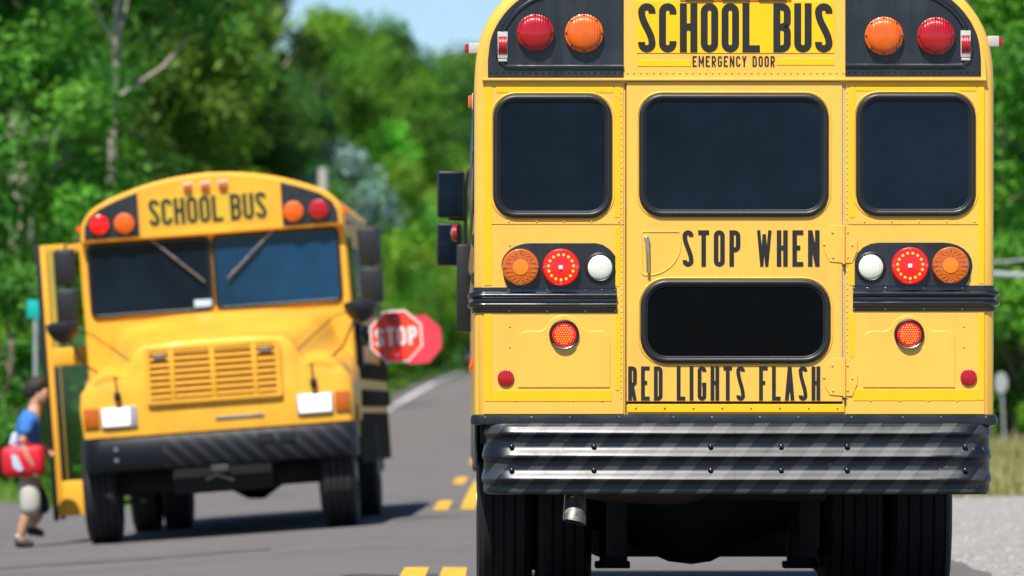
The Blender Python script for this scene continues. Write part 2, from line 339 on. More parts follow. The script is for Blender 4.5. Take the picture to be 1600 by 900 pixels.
# ------------------------------------------------------------------ lettering (stroke font)
def arc(cx, cy, rx, ry, a0, a1, n=10):
    return [(cx + rx * math.cos(R(a0 + (a1 - a0) * i / n)), cy + ry * math.sin(R(a0 + (a1 - a0) * i / n))) for i in range(n + 1)]
def glyph(ch, W, H, t):
    """centre-line strokes in a W x H box (already inset by half a stroke); returns list of (points, closed)"""
    r = W / 2; k = min(W * .55, H * .25)
    if ch == 'O': return [(arc(r, H - r, r, r, 0, 180) + arc(r, r, r, r, 180, 360), True)]
    if ch == 'C': return [([(W, H - r * 1.45)] + arc(r, H - r, r, r, 0, 180) + arc(r, r, r, r, 180, 360) + [(W, r * 1.45)], False)]
    if ch == 'G': return [([(W, H - r * 1.4)] + arc(r, H - r, r, r, 0, 180) + arc(r, r, r, r, 180, 360) + [(W, H * .46), (W * .5, H * .46)], False)]
    if ch == 'S':
        mid = [(W * (.5 - .5 * math.cos(math.pi * i / 12)), (H - r) + (2 * r - H) * i / 12) for i in range(1, 12)]
        return [([(W, H - r * 1.3)] + arc(r, H - r, r, r, 0, 180) + mid + arc(r, r, r, r, 0, -180) + [(0, r * 1.3)], False)]
    if ch == 'U': return [([(0, H + t / 2)] + arc(r, r, r, r, 180, 360) + [(W, H + t / 2)], False)]
    if ch == 'L': return [([(0, H + t / 2), (0, 0), (W + t / 2, 0)], False)]
    if ch == 'I': return [([(0, -t / 2), (0, H + t / 2)], False)]
    if ch == 'T': return [([(-t / 2, H), (W + t / 2, H)], False), ([(r, H - t / 2), (r, -t / 2)], False)]
    if ch == 'H': return [([(0, -t / 2), (0, H + t / 2)], False), ([(W, -t / 2), (W, H + t / 2)], False), ([(t / 2, H * .52), (W - t / 2, H * .52)], False)]
    if ch == 'E': return [([(W + t / 2, H), (0, H), (0, 0), (W + t / 2, 0)], False), ([(t / 2, H * .52), (W * .88, H * .52)], False)]
    if ch == 'F': return [([(W + t / 2, H), (0, H), (0, -t / 2)], False), ([(t / 2, H * .52), (W * .88, H * .52)], False)]
    if ch == 'D': return [([(0, 0), (0, H)] + arc(W - k, H - k, k, k, 90, 0) + arc(W - k, k, k, k, 0, -90), True)]
    if ch in 'PR':
        q = H * .46; kk = min(k, (H - q) / 2)
        s = [([(0, -t / 2), (0, H)] + arc(W - kk, H - kk, kk, kk, 90, 0) + arc(W - kk, q + kk, kk, kk, 0, -90) + [(t / 2, q)], False)]
        if ch == 'R': s.append(([(W * .45, q - t * .45), (W, -t / 2)], False))
        return s
    if ch == 'B':
        q = H * .52; kk = min(k, (H - q) / 2, q / 2)
        return [([(0, 0), (0, H)] + arc(W - kk, H - kk, kk, kk, 90, 0) + arc(W - kk, q + kk, kk, kk, 0, -70) + arc(W - kk, q - kk, kk, kk, 70, 0) + arc(W - kk, kk, kk, kk, 0, -90), True), ([(t / 2, q), (W - kk * .5, q)], False)]
    if ch == 'N': return [([(0, -t / 2), (0, H + t / 2)], False), ([(W, -t / 2), (W, H + t / 2)], False), ([(0, H + t * .3), (W, -t * .3)], False)]
    if ch == 'M': return [([(0, -t / 2), (0, H + t / 2)], False), ([(W, -t / 2), (W, H + t / 2)], False), ([(0, H + t * .2), (r, H * .3), (W, H + t * .2)], False)]
    if ch == 'W': return [([(0, H + t / 2), (W * .27, 0)], False), ([(W * .27, -t / 2), (r, H * .95)], False), ([(r, H * .95), (W * .73, -t / 2)], False), ([(W * .73, 0), (W, H + t / 2)], False)]
    if ch == 'A': return [([(0, -t / 2), (r, H + t * .4)], False), ([(r, H + t * .4), (W, -t / 2)], False), ([(W * .18, H * .27), (W * .82, H * .27)], False)]
    if ch == 'Y': return [([(0, H + t / 2), (r, H * .42)], False), ([(W, H + t / 2), (r, H * .42)], False), ([(r, H * .45), (r, -t / 2)], False)]
    return []
def stroke(g, pts, closed, t, y, th):
    n = len(pts); P = [Vector(p) for p in pts]; L = []; Rr = []
    for i in range(n):
        a = P[i] - P[i - 1] if (i or closed) else P[1] - P[0]
        b = P[(i + 1) % n] - P[i] if (i < n - 1 or closed) else P[-1] - P[-2]
        if a.length < 1e-7: a = b
        if b.length < 1e-7: b = a
        a.normalize(); b.normalize(); na = Vector((-a.y, a.x)); nb = Vector((-b.y, b.x)); m = na + nb
        m = m.normalized() if m.length > 1e-5 else na
        k = (t / 2) / max(.5, m.dot(na)); L.append(P[i] + m * k); Rr.append(P[i] - m * k)
    rings = [[(L[i].x, y, L[i].y), (Rr[i].x, y, Rr[i].y), (Rr[i].x, y + th, Rr[i].y), (L[i].x, y + th, L[i].y)] for i in range(n)]
    if closed: rings.append(rings[0])
    g.loft(rings, True, not closed, not closed)
WID = {'I': 0.0, 'W': 1.75, 'M': 1.4, 'N': 1.1, 'A': 1.2, ' ': .3}
def lettering(word, x0, x1, z0, z1, tr, gap, y, m, parent, th=0.002, name='lettering'):
    h = z1 - z0; t = tr * h; H = h - t; Wd = x1 - x0; gp = gap * h
    units = sum(WID.get(c, 1.0) for c in word)
    fixed = sum(gp if c == ' ' else t for c in word) + gp * (len(word) - 1)
    U = (Wd - fixed) / units                      # inner glyph width
    g = G(); x = x0
    for c in word:
        if c == ' ': g.build(name, m, parent, smooth=0); g = G(); x += U * WID[' '] + gp * 2; continue
        W = U * WID.get(c, 1.0)
        for q, (pts, cl) in enumerate(glyph(c, W, H, t)):
            stroke(g, [(x + t / 2 + p, z0 + t / 2 + r) for p, r in pts], cl, t * (.72 if c in 'W' else 1), y - 0.0003 * q, th)
        x += W + t + gp
    return g.build(name, m, parent, smooth=0)

# ------------------------------------------------------------------ terrain
def pchip(xs, ys):
    xs = np.array(xs, float); ys = np.array(ys, float); d = np.gradient(ys, xs); d[0] = 0
    def f(x):
        x = min(max(x, xs[0]), xs[-1]); i = min(int(np.searchsorted(xs, x, side='right')) - 1, len(xs) - 2)
        h = xs[i + 1] - xs[i]; t = (x - xs[i]) / h
        return float((1 + 2 * t) * (1 - t) ** 2 * ys[i] + t * (1 - t) ** 2 * h * d[i] + t * t * (3 - 2 * t) * ys[i + 1] + t * t * (t - 1) * h * d[i + 1])
    return f
Zc = pchip([-60, 75, 120, 200, 300, 420, 600, 3000], [0, 0, .15, 1.2, 2.5, 3.5, 4.4, 6])
Xc = pchip([-60, 90, 200, 300, 420, 600, 800, 3000], [-.405, -.405, .3, 1.05, 1.85, 6, 16, 200])
def hs(s, Y):
    z = Zc(Y)
    if s < -0.4: z += 0.0717 * (max(s, -4.3) + 0.4)
    if s < -4.6: z += min(0.12 * (-s - 4.6), 2.4)
    if s > 4.0: z += min(0.035 * (s - 4.0), 0.9) * min(1, max(0, (Y - 60) / 50))
    return z
def hxy(X, Y): return hs(X - Xc(Y), Y)

def sheet(name, ss, Ys, dz, m, kind='structure', parent=None, jag=0.0, seed=1, lower=None):
    rn = random.Random(seed); v = []; f = []
    for Y in Ys:
        for j, s in enumerate(ss):
            q = s + (rn.uniform(-jag, jag) if jag and j in (0, len(ss) - 1) else 0)
            z = hs(q, Y) + dz
            if lower and lower[0] < s < lower[1]: z -= 0.05
            v.append((Xc(Y) + q, Y, z))
    n = len(ss)
    for i in range(len(Ys) - 1):
        for j in range(n - 1): f.append((i * n + j, i * n + j + 1, (i + 1) * n + j + 1, (i + 1) * n + j))
    me = bpy.data.meshes.new(name); me.from_pydata(v, [], f); me.shade_smooth(); me.materials.append(M[m])
    o = bpy.data.objects.new(name, me); C.objects.link(o)
    if parent: o.parent = parent
    elif kind: o['kind'] = kind
    return o
Ys = list(np.arange(-60, 440, 2.0)) + list(np.arange(440, 900, 20)) + [1000, 1500, 2500]
roadS = [-4.3, -3.6, -2.4, -1.2, -0.4, 0.4, 2, 3.6]
sheet('ground', [-800, -300, -100, -60, -40, -25, -16, -11, -8, -6, -4.8, -4.25, -3.6, -2.4, -1.2, -.4, .4, 2, 3.55, 3.75, 4.0, 5, 7, 10, 15, 22, 35, 60, 120, 300, 800], Ys, 0, 'ground', lower=(-4.27, 3.6))
road = sheet('road', roadS, list(np.arange(-60, 440, 1.0)) + list(np.arange(440, 900, 20)), 0.004, 'asphalt', jag=0.05)
sheet('side_road', [-14, -9, -6, -4.8, -4.2], list(np.arange(66, 86.1, 1.0)), 0.002, 'asphalt', jag=.1)
sheet('gravel_shoulder', [3.5, 4, 5, 6.5, 9, 14], list(np.arange(20, 78.1, .5)), 0.002, 'gravel', jag=.1, seed=4)
sheet('footpath', [7.0, 9, 12, 20, 30], [121, 123, 125], 0.015, 'path')
def strip(name, s0, s1, Y0, Y1, m, dz=0.008):
    n = max(2, int((Y1 - Y0) / 2) + 1)
    return sheet(name, [s0, s1], list(np.linspace(Y0, Y1, n)), dz, m, None, road)
strip('edge_line', -3.60, -3.38, 104, 440, 'white_line')
strip('edge_line', 3.35, 3.48, 104, 440, 'white_line')
strip('centre_line', -.13, .03, 41.3, 46.3, 'yellow_line'); strip('centre_line', .12, .28, 41.3, 46.3, 'yellow_line')
for a, b in ((20, 24), (70.5, 76.5), (91, 98), (114, 124), (140, 152), (175, 190), (220, 240)): strip('centre_line', -.20, -.05, a, b, 'yellow_line')
for a, b in ((20, 24), (71, 94), (125, 150), (180, 215)): strip('centre_line', .07, .22, a, b, 'yellow_line')
rn = random.Random(5)
def crack(pts, wd):
    g = G(); v = []; f = []
    for i, (s, Y) in enumerate(pts):
        h = wd * (.5 + rn.random()); v += [(Xc(Y) + s, Y - h, hs(s, Y - h) + .007), (Xc(Y) + s, Y + h, hs(s, Y + h) + .007)]
        if i: f.append((2 * i - 2, 2 * i - 1, 2 * i + 1, 2 * i))
    g.add(v, f); g.build('crack_seal', 'tar', road, smooth=0)
for (s0, s1, Y) in ((-.62, -.18, 77), (-1.1, -.5, 68.5), (-3.6, -1.3, 55), (.9, 1.9, 57), (-.5, .1, 44.2), (-3, -2.2, 90)):
    crack([(s0 + (s1 - s0) * i / 14, Y + .8 * math.sin(i * .6) * .2 + rn.uniform(-.06, .06)) for i in range(15)], .10)

# ------------------------------------------------------------------ near bus (rear view)
K = 333.3
def bx(x): return (x - 1147) / K
def bz(y): return (972 - y) / K
bus = empty('school_bus', (1.105, 33.0, 0.004), 'yellow school bus seen from behind with emergency door and STOP WHEN RED LIGHTS FLASH lettering', 'school bus', 'yellow school buses')
bus.rotation_euler = (0, 0, R(0.35))

half = [(741, 660), (741, 300), (741, 140), (742, 108), (746, 76), (755, 46), (770, 19), (790, -4), (820, -24), (870, -40), (960, -53), (1050, -59), (1147, -61)]
hl = [(bx(x), bz(y)) for x, y in half]
def sm(hlf, n=4):
    up = spline(hlf[2:], n); left = hlf[:2] + up
    return left + [(-x, z) for x, z in reversed(left[:-1])]
outline = sm(hl)
g = G()
rings = []
for d, ins in ((0, .036), (.004, .024), (.012, .012), (.022, .004), (.036, 0), (.6, 0), (9.2, 0), (9.35, .05)):
    lo = offset(outline, -ins) if ins else outline
    rings.append([(x, d, max(z, bz(660)) if ins else z) for x, z in lo])
g.loft(rings); body = g.build('body', 'yellow', bus, 40)
g = G().box(-1.19, 1.19, .06, 9.2, bz(660) - .10, bz(660) - .002); g.build('floor_pan', 'chassis', bus)
# hood and cowl at the far end
g = G(); g.loft([[(x * (1 - .12 * k), 9.3 + 2.2 * k, z) for x, z in ((-1.1, .75), (-1.1, 1.5), (-.9, 1.75 - .15 * k), (0, 1.85 - .2 * k), (.9, 1.75 - .15 * k), (1.1, 1.5), (1.1, .75))] for k in (0, .5, 1)])
g.build('hood', 'yellow', bus)
g = G().box(-1.2, 1.2, 11.5, 11.62, .6, .9, .02); g.build('front_bumper', 'rail_black', bus)
# side skirts
for sx in (-1, 1):
    G().box(sx * 1.205, sx * 1.215, .3, 9.2, .72, bz(660) + .01).build('side_skirt', 'black_paint', bus)
# side windows and rails
pane = None
for sx in (-1, 1):
    for i in range(10):
        if pane is None:
            g = G(); g.box(-.004, .006, 0, .72, 0, .58, .004); pane = g.build('side_window', 'pane_dark', bus, loc=(sx * 1.219, .45 + i * .86, 1.92))
            G().box(-.007, .0, 0, .72, .28, .305).build('window_bar', 'rubber', pane)
        else:
            c = copy_part(pane, (sx * 1.219, .45 + i * .86, 1.92), bus); copy_part(pane.children[0], pane.children[0].location, c)
            if sx > 0: c.scale.x = -1
    for z in (1.08, 1.30, 1.62, 1.80):
        if z in (1.62, 1.80): g = G(); g.loft([[(sx * 1.217, y, z - .04), (sx * 1.232, y, z - .015), (sx * 1.232, y, z + .015), (sx * 1.217, y, z + .04)] for y in (.5, 9.1)]); g.build('side_rail', 'rail_black', bus)

# rear panels
YP = -.006
def prect(x0, x1, y0, y1, r, m, name, parent, yf, yb, b=.0015, n=5):
    g = G(); g.plate(rrect(bx(x0), bx(x1), bz(y1), bz(y0), r, n), yf, yb, b); return g.build(name, m, parent)
for a, b in ((756, 974), (1321, 1538)):
    prect(a, b, 129, 350.5, .004, 'yellow', 'rear_panel', bus, YP, .002)
    prect(a, b, 352.5, 647, .004, 'yellow', 'rear_panel', bus, YP, .002)
# door
door = prect(978.5, 1315.5, 128.5, 627.5, .006, 'yellow', 'emergency_door', bus, -.012, .002, .003)
prect(980, 1319, 631.5, 644, .003, 'tape', 'door_sill', bus, -.010, .002)
# dark rebate behind the door gap
prect(976.6, 978.2, 130, 646, 0, 'rust', 'door_seal', bus, -.0035, .001, 0)
prect(1316.2, 1318.2, 130, 646, 0, 'white_metal', 'door_seal', bus, -.0045, .001, 0)
prect(978, 1316, 628, 631, 0, 'chassis', 'door_seal', bus, -.0035, .001, 0)

# roof cap, proud of the panels below
top = [(x, z) for x, z in offset(outline, -.034) if z > bz(124)]
zl = bz(124.5)
cap_loop = [(top[0][0], zl)] + top + [(top[-1][0], zl)]
g = G(); g.plate(cap_loop, -.018, .004, .006); cap = g.build('roof_cap', 'yellow', bus)
lip = G(); lip.box(bx(753), bx(1541), -.027, 0, bz(126.5), bz(122.5), .003); lip.build('drip_rail', 'yellow', bus)
def black_cap(sx):
    pts = [(974, 121.5), (762, 121.5), (762, 95), (766, 64), (777, 38), (795, 14), (820, -6), (855, -19), (905, -29), (974, -36)]
    lp = [(bx(x), bz(y)) for x, y in pts]
    lp = lp[:2] + spline(lp[2:], 4)
    rid = [(bx(x), bz(y)) for x, y in ((974, 105), (900, 105), (800, 105), (788, 102), (780, 93), (778, 78), (783, 55), (797, 30), (815, 12), (845, -4), (905, -16), (974, -23))]
    rid = spline(rid, 5)
    if sx > 0: lp = [(-x, z + .006) for x, z in lp]; rid = [(-x, z + .006) for x, z in rid]
    g = G(); g.plate(lp, -.0225, -.012, .002); p = g.build('lamp_board', 'black_paint', cap)
    g = G(); g.tube([(x, -.0225, z) for x, z in rid], .0125, 10, flat=.75); g.build('board_ridge', 'rail_black', cap)
    return p
black_cap(-1); black_cap(1)

# rivets: small heads joined into strips
def rivets(pts, y, r, m, name='rivets', parent=None):
    g = G()
    for x, z in pts: g.lathe([(r, y), (r * .75, y - r * .6), (r * .2, y - r * .8)], (x, 0, z), 'y', 8)
    o = g.build(name, m, parent or bus); o['kind'] = 'stuff'; return o
rivets([(bx(766 + i * 10.2), bz(114)) for i in range(21)], -.0225, .0052, 'rail_black', parent=cap)
rivets([(bx(1326 + i * 10.2), bz(112.5)) for i in range(21)], -.0225, .0052, 'rail_black', parent=cap)
rivets([(bx(980 + i * 10.2), bz(114)) for i in range(34)], -.018, .0055, 'yellow', parent=cap)
rivets([(bx(970.5), bz(136 + i * 9)) for i in range(55)] + [(bx(1323.5), bz(136 + i * 9)) for i in range(55)], YP, .0042, 'yellow')
rivets([(bx(795 + i * 43), bz(346)) for i in range(5)] + [(bx(1350 + i * 43), bz(346)) for i in range(5)] + [(bx(796), bz(y)) for y in (383, 510, 542)] + [(bx(1505), bz(y)) for y in (510, 542)]
       + [(bx(805 + i * 45), bz(626)) for i in range(4)] + [(bx(1360 + i * 45), bz(626)) for i in range(4)], YP, .0055, 'yellow')
rivets([(bx(993 + i * 45), bz(638)) for i in range(8)], -.010, .005, 'steel')

# reflective tape
def tape(x0, x1, y0, y1): prect(x0, x1, y0, y1, .001, 'tape', 'reflective_tape', bus, YP - .0022, YP, .0006, 1)
for t_ in ((757, 768, 131, 446), (757, 768, 491, 627), (775, 958, 132, 145), (960, 968.5, 131, 340), (961, 968.5, 354, 447), (961, 968.5, 491, 610), (769, 955, 610, 627),
           (1528, 1537, 129, 443), (1528, 1537, 489, 625), (1336, 1526, 129, 142), (1327, 1335, 129, 340), (1326.5, 1334, 409, 446), (1326.5, 1334, 489, 559), (1333, 1527, 609, 626)): tape(*t_)

# windows
def window(x0, x1, y0, y1, r, parent, yb, m, name='window_pane'):
    lo = rrect(bx(x0), bx(x1), bz(y1), bz(y0), r / K, 9)
    g = G(); g.plate(offset(lo, -.018), yb - .004, yb + .001); p = g.build(name, m, parent)
    mid = offset(lo, -.0145)
    g = G(); g.tube([(x, yb - .002, z) for x, z in mid], .0155, 10, True, flat=1.0)
    inn = offset(lo, -.030); g.tube([(x, yb - .003, z) for x, z in inn], .0052, 8, True)
    g.build('window_gasket', 'rubber', parent)
    out = offset(lo, .008); g = G(); g.tube([(x, yb + .001, z) for x, z in out], .0055, 6, True, flat=.9); g.build('window_flange', 'yellow', parent)
window(770, 956, 148, 341, 36, bus, YP, 'pane_dark')
window(1337, 1524, 146, 338, 36, bus, YP, 'pane_dark')
window(998, 1294, 147, 339, 36, door, -.012, 'pane_dark')
window(1000, 1297, 437, 568, 42, door, -.012, 'pane_black')

# lettering
sheet_p = prect(994.5, 1302.5, 2, 83.5, .002, 'sheet', 'sign_sheet', cap, -.021, -.016, .0008)
prect(995, 1079, 94, 104, .001, 'sheet', 'sign_sheet', cap, -.0205, -.016, .0006)
prect(1213, 1302, 92, 102, .001, 'sheet', 'sign_sheet', cap, -.0205, -.016, .0006)
lettering('SCHOOL BUS', bx(996.5), bx(1300), bz(82), bz(5.5), .142, .07, -.0232, 'letter', cap)
lettering('EMERGENCY DOOR', bx(1081.5), bx(1210), bz(104.5), bz(88), .13, .17, -.0205, 'letter', cap)
lettering('STOP WHEN', bx(1066), bx(1280), bz(416.5), bz(360), .125, .13, -.0145, 'letter', door)
lettering('RED LIGHTS FLASH', bx(981), bx(1281), bz(625.5), bz(572.5), .112, .125, -.0145, 'letter', door)

# handle recess and lever
lo = rrect(bx(1002), bx(1063), bz(430), bz(362), (.02, .150, .012, .012), 9)
g = G(); g.tube([(x, -.0125, z) for x, z in lo], .0048, 6, True, flat=.8); g.build('handle_surround', 'yellow', door)
g = G(); g.lathe([(.0125, -.012), (.0125, -.034), (.007, -.038)], (bx(1010), 0, bz(373)), 'y', 14)
g.tube([(bx(1010), -.036, bz(371)), (bx(1010.5), -.040, bz(385)), (bx(1011.5), -.036, bz(408)), (bx(1012), -.030, bz(426))], [.009, .0085, .0075, .008], 8)
g.build('door_handle', 'chrome', door)
# hinges
for yc, dx in ((382, 0), (590, 1)):
    g = G(); L = [(1317 + dx, 352), (1300, 352), (1289, 362), (1283, 377), (1288, 395), (1296, 409), (1317 + dx, 411)]
    L = [(x, y - 382 + yc) for x, y in L]
    g.plate([(bx(x), bz(y)) for x, y in L], -.0165, -.010, .0015)
    Rr_ = [(1319 + dx, 352), (1331, 352), (1340, 376), (1339, 392), (1331, 411), (1319 + dx, 411)]
    g.plate([(bx(x), bz(y - 382 + yc)) for x, y in Rr_], -.0115, -.004, .0015)
    hg = g.build('hinge', 'yellow', door)
    g = G(); g.tube([(bx(1318 + dx), -.018, bz(yc - 31)), (bx(1318 + dx), -.018, bz(yc + 31))], .0062, 8); g.build('hinge_pin', 'yellow', door)
    g = G(); g.tube([(bx(1318 + dx), -.016, bz(yc + 31)), (bx(1318 + dx), -.016, bz(yc + 35))], [.0065, .0075], 8); g.build('hinge_cap', 'rust', door)
    rivets([(bx(x), bz(y - 382 + yc)) for x, y in ((1300, 363), (1287, 382), (1301, 402))], -.0165, .0068, 'yellow', 'hinge_bolts', door)
    rivets([(bx(x), bz(y - 382 + yc)) for x, y in ((1324, 363), (1331, 383), (1324, 402))], -.0115, .0062, 'yellow', 'hinge_bolts', door)

# roof warning lamps
def big_lamp(x, y, r, lens, parent=cap):
    r = r / K; c = (bx(x), 0, bz(y))
    g = G(); g.lathe([(r * .98, -.02), (r * .98, -.040), (r * .9, -.042)], c, 'y', 32); h = g.build('warning_lamp', 'rail_black', bus)
    g = G(); g.lathe([(r, -.040), (r, -.048), (r * .93, -.053), (r * .9, -.053), (r * .86, -.060), (r * .7, -.068), (r * .45, -.0735), (r * .2, -.0755), (.001, -.076)], c, 'y', 36); g.build('lens', lens, h)
    g = G()
    for k in range(8):
        a = R(90 + 45 * k); g.lathe([(.005, -.052), (.004, -.0575)], (c[0] + r * .925 * math.cos(a), 0, c[2] + r * .925 * math.sin(a)), 'y', 8)
    g.build('screws', 'rubber', h)['kind'] = 'stuff'
big_lamp(836, 52, 29, 'red_lens'); big_lamp(912, 53, 30, 'amber_lens'); big_lamp(1380, 57, 30, 'amber_lens'); big_lamp(1461, 57, 29.5, 'red_lens')
def clearance(x, y):
    h = G().box(bx(x - 8), bx(x + 8), -.032, -.02, bz(y + 21), bz(y - 21), .003).build('clearance_lamp', 'white_metal', bus)
    g = G(); g.loft([[(bx(x - 6.5), -.030 - .02 * math.sin(math.pi * k / 8), bz(y + 15 - 28 * k / 8)), (bx(x + 6.5), -.030 - .02 * math.sin(math.pi * k / 8), bz(y + 15 - 28 * k / 8))] for k in range(9)], False, False, False)
    g.box(bx(x - 6.5), bx(x + 6.5), -.034, -.028, bz(y + 15), bz(y - 13)); g.build('lens', 'red_lens', h)
    g = G().box(bx(x - 7), bx(x + 7), -.036, -.02, bz(y + 26), bz(y + 22), .002); g.build('bracket', 'white_metal', h)
clearance(785, 71); clearance(1508, 69)
# roof centre identification lamps
for i, xx in enumerate((1090, 1147, 1204)):
    h = G().box(bx(xx - 24), bx(xx + 24), -.04, -.012, bz(-6), bz(-26), .006).build('identification_lamp', 'rubber', bus)
    G().box(bx(xx - 22), bx(xx + 22), -.050, -.038, bz(-8), bz(-24), .006).build('lens', 'amber_dark', h)
prect(1062, 1236, -6, 3, .004, 'amber_dark', 'lamp_housing', cap, -.024, -.016, .002)
# side markers at the roof corners
for sx, zz in ((-1, bz(75)), (1, bz(64))):
    h = G().box(sx * 1.19, sx * 1.245, .03, .09, zz - .024, zz + .026, .004).build('side_marker', 'white_metal', bus)
    G().box(sx * 1.245, sx * 1.263, .032, .088, zz - .022, zz + .02, .006).build('lens', 'red_lens', h)
h = G().box(-1.216, -1.228, .9, 1.0, 2.44, 2.52, .003).build('side_marker', 'white_metal', bus)
G().box(-1.228, -1.246, .91, .99, 2.45, 2.51, .006).build('lens', 'amber_lens', h)

# tail lamps
def tail_board(pts, sx):
    lp = [(bx(x), bz(y)) for x, y in pts]
    G().plate(lp, YP - .006, YP, .0015).build('tail_lamp_board', 'black_paint', bus)
lo = arc(828, 415, 45, 36, 90, 200, 12)
left_board = [(961, 451), (961, 400)] + [(961 - 12 * math.sin(R(a)) - 18 * (1 - math.cos(R(a))), 400 - 20 * math.sin(R(a))) for a in (30, 60, 90)] + [(x, 830 - y) for x, y in arc(828, 415, 45, 35, 90, 180, 10)] + [(787, 435), (795, 451)]
tail_board(left_board, -1)
right_board = [(1335, 447), (1335, 409)] + [(1372 + 37 * math.cos(R(a)), 411 + 32 * math.sin(R(a))) for a in (190, 210, 230, 250, 270)] + [(1474 + 45 * math.cos(R(a)), 414 + 35 * math.sin(R(a))) for a in (270, 285, 300, 315, 330, 345, 360, 15)] + [(1514, 436), (1508, 447)]
tail_board(right_board, 1)
YB = YP - .006
def round_lamp(x, y, r, lens, name='tail_lamp', depth=.035, gasket=False):
    r = r / K; c = (bx(x), 0, bz(y))
    if gasket:
        g = G(); g.lathe([(r * 1.26, YB + .004), (r * 1.24, YB - .008), (r * 1.1, YB - .014), (r * .98, YB - .010)], c, 'y', 32); h = g.build(name, 'rubber', bus)
        g = G(); g.lathe([(r, YB - .004), (r, YB - .012), (r * .85, YB - .018), (r * .4, YB - .021), (.001, YB - .0215)], c, 'y', 32); g.build('lens', lens, h)
    else:
        g = G(); g.lathe([(r * .97, YB), (r * .97, YB - .012)], c, 'y', 32); h = g.build(name, 'rubber', bus)
        g = G(); g.lathe([(r, YB - .010), (r, YB - depth + .008), (r * .93, YB - depth), (r * .6, YB - depth - .003), (.001, YB - depth - .004)], c, 'y', 36); g.build('lens', lens, h)
        g = G()
        for a in (0, 90, 180, 270): g.lathe([(.0062, YB - depth + .004), (.0055, YB - depth - .004), (.002, YB - depth - .005)], (c[0] + r * .9 * math.cos(R(a)), 0, c[2] + r * .9 * math.sin(R(a))), 'y', 8)
        g.build('screws', 'chrome', h)['kind'] = 'stuff'
    return h, c, r
def dots(h, c, pts, y, r, m='led', name='light_dots'):
    g = G()
    for x, z in pts: g.lathe([(r, y), (r * .8, y - .0015), (r * .2, y - .002)], (c[0] + x, 0, c[2] + z), 'y', 8)
    o = g.build(name, m, h); o['kind'] = 'stuff'
def amber_tail(x, y):
    h, c, r = round_lamp(x, y, 29, 'amber_dark')
    g = G(); g.lathe([(r * .43, YB - .035), (r * .42, YB - .0415), (r * .2, YB - .043)], c, 'y', 24); g.build('lens_core', 'amber_core', h)
    pts = [(r * q * math.cos(R(a)), r * q * math.sin(R(a))) for q, n in ((.56, 14), (.68, 18), (.79, 20)) for a in [360 * i / n for i in range(n)]]
    dots(h, c, pts, YB - .0382, .0042, 'amber_lens', 'lens_facets')
def red_tail(x, y):
    h, c, r = round_lamp(x, y, 29, 'red_hot')
    dots(h, c, [(r * .68 * math.cos(R(a)), r * .68 * math.sin(R(a))) for a in [360 * i / 15 + 6 for i in range(15)]], YB - .0375, .0072)
    g = G(); g.box(c[0] - .011, c[0] + .009, YB - .047, YB - .036, c[2] - .010, c[2] + .009, .002); g.build('reflector_chip', 'led_core', h)
amber_tail(813, 418); red_tail(876, 418); round_lamp(937, 418, 19, 'white_lens', 'reversing_lamp', gasket=True)
round_lamp(1360, 417, 19, 'white_lens', 'reversing_lamp', gasket=True); red_tail(1421, 415.5); amber_tail(1484, 415)
# LED brake lamps
for x, y in ((881, 523), (1420, 522)):
    r = 20 / K; c = (bx(x), 0, bz(y))
    g = G(); g.lathe([(r * 1.19, YP), (r * 1.17, YP - .016), (r * 1.05, YP - .022), (r * .92, YP - .014)], c, 'y', 32); h = g.build('brake_lamp', 'rubber', bus)
    g = G(); g.lathe([(r * .95, YP - .006), (r * .95, YP - .014), (r * .7, YP - .018), (.001, YP - .019)], c, 'y', 32); g.build('lens', 'red_hot', h)
    pts = []
    for i in range(-4, 5):
        for j in range(-4, 5):
            px, pz = (i + .5 * (j % 2)) * .0115, j * .0105
            if px * px + pz * pz < (r * .74) ** 2: pts.append((px, pz))
    dots(h, c, pts, YP - .0182, .0032)
    a_ = [(c[0] + r * 1.1 * math.cos(R(t)), YP - .022, c[2] + r * 1.1 * math.sin(R(t))) for t in range(215, 326, 10)]
    g = G(); g.tube(a_, [.001 + .0035 * math.sin(math.pi * i / (len(a_) - 1)) for i in range(len(a_))], 6); g.build('chrome_trim', 'chrome', h)
# round reflectors
for x, y in ((790, 591), (1513, 590)):
    g = G(); g.lathe([(13 / K, YP - .001), (13 / K, YP - .008), (10.5 / K, YP - .012), (.001, YP - .013)], (bx(x), 0, bz(y)), 'y', 28); g.build('reflector', 'red_lens', bus)
# pressed panel outlines
for xc, sg in ((881, -1), (1420, 1)):
    pts = [(xc - 72, 606), (xc - 72, 535), (xc - 68, 522), (xc - 58, 517), (xc - 38, 517), (xc - 28, 511), (xc - 20, 499), (xc, 492), (xc + 20, 499), (xc + 28, 511), (xc + 38, 517), (xc + 58, 517), (xc + 68, 522), (xc + 72, 535), (xc + 72, 606)]
    lo = spline([(bx(x), bz(y)) for x, y in pts], 4)
    G().plate(lo, YP - .0045, YP + .001, .004).build('pressed_panel', 'yellow', bus)

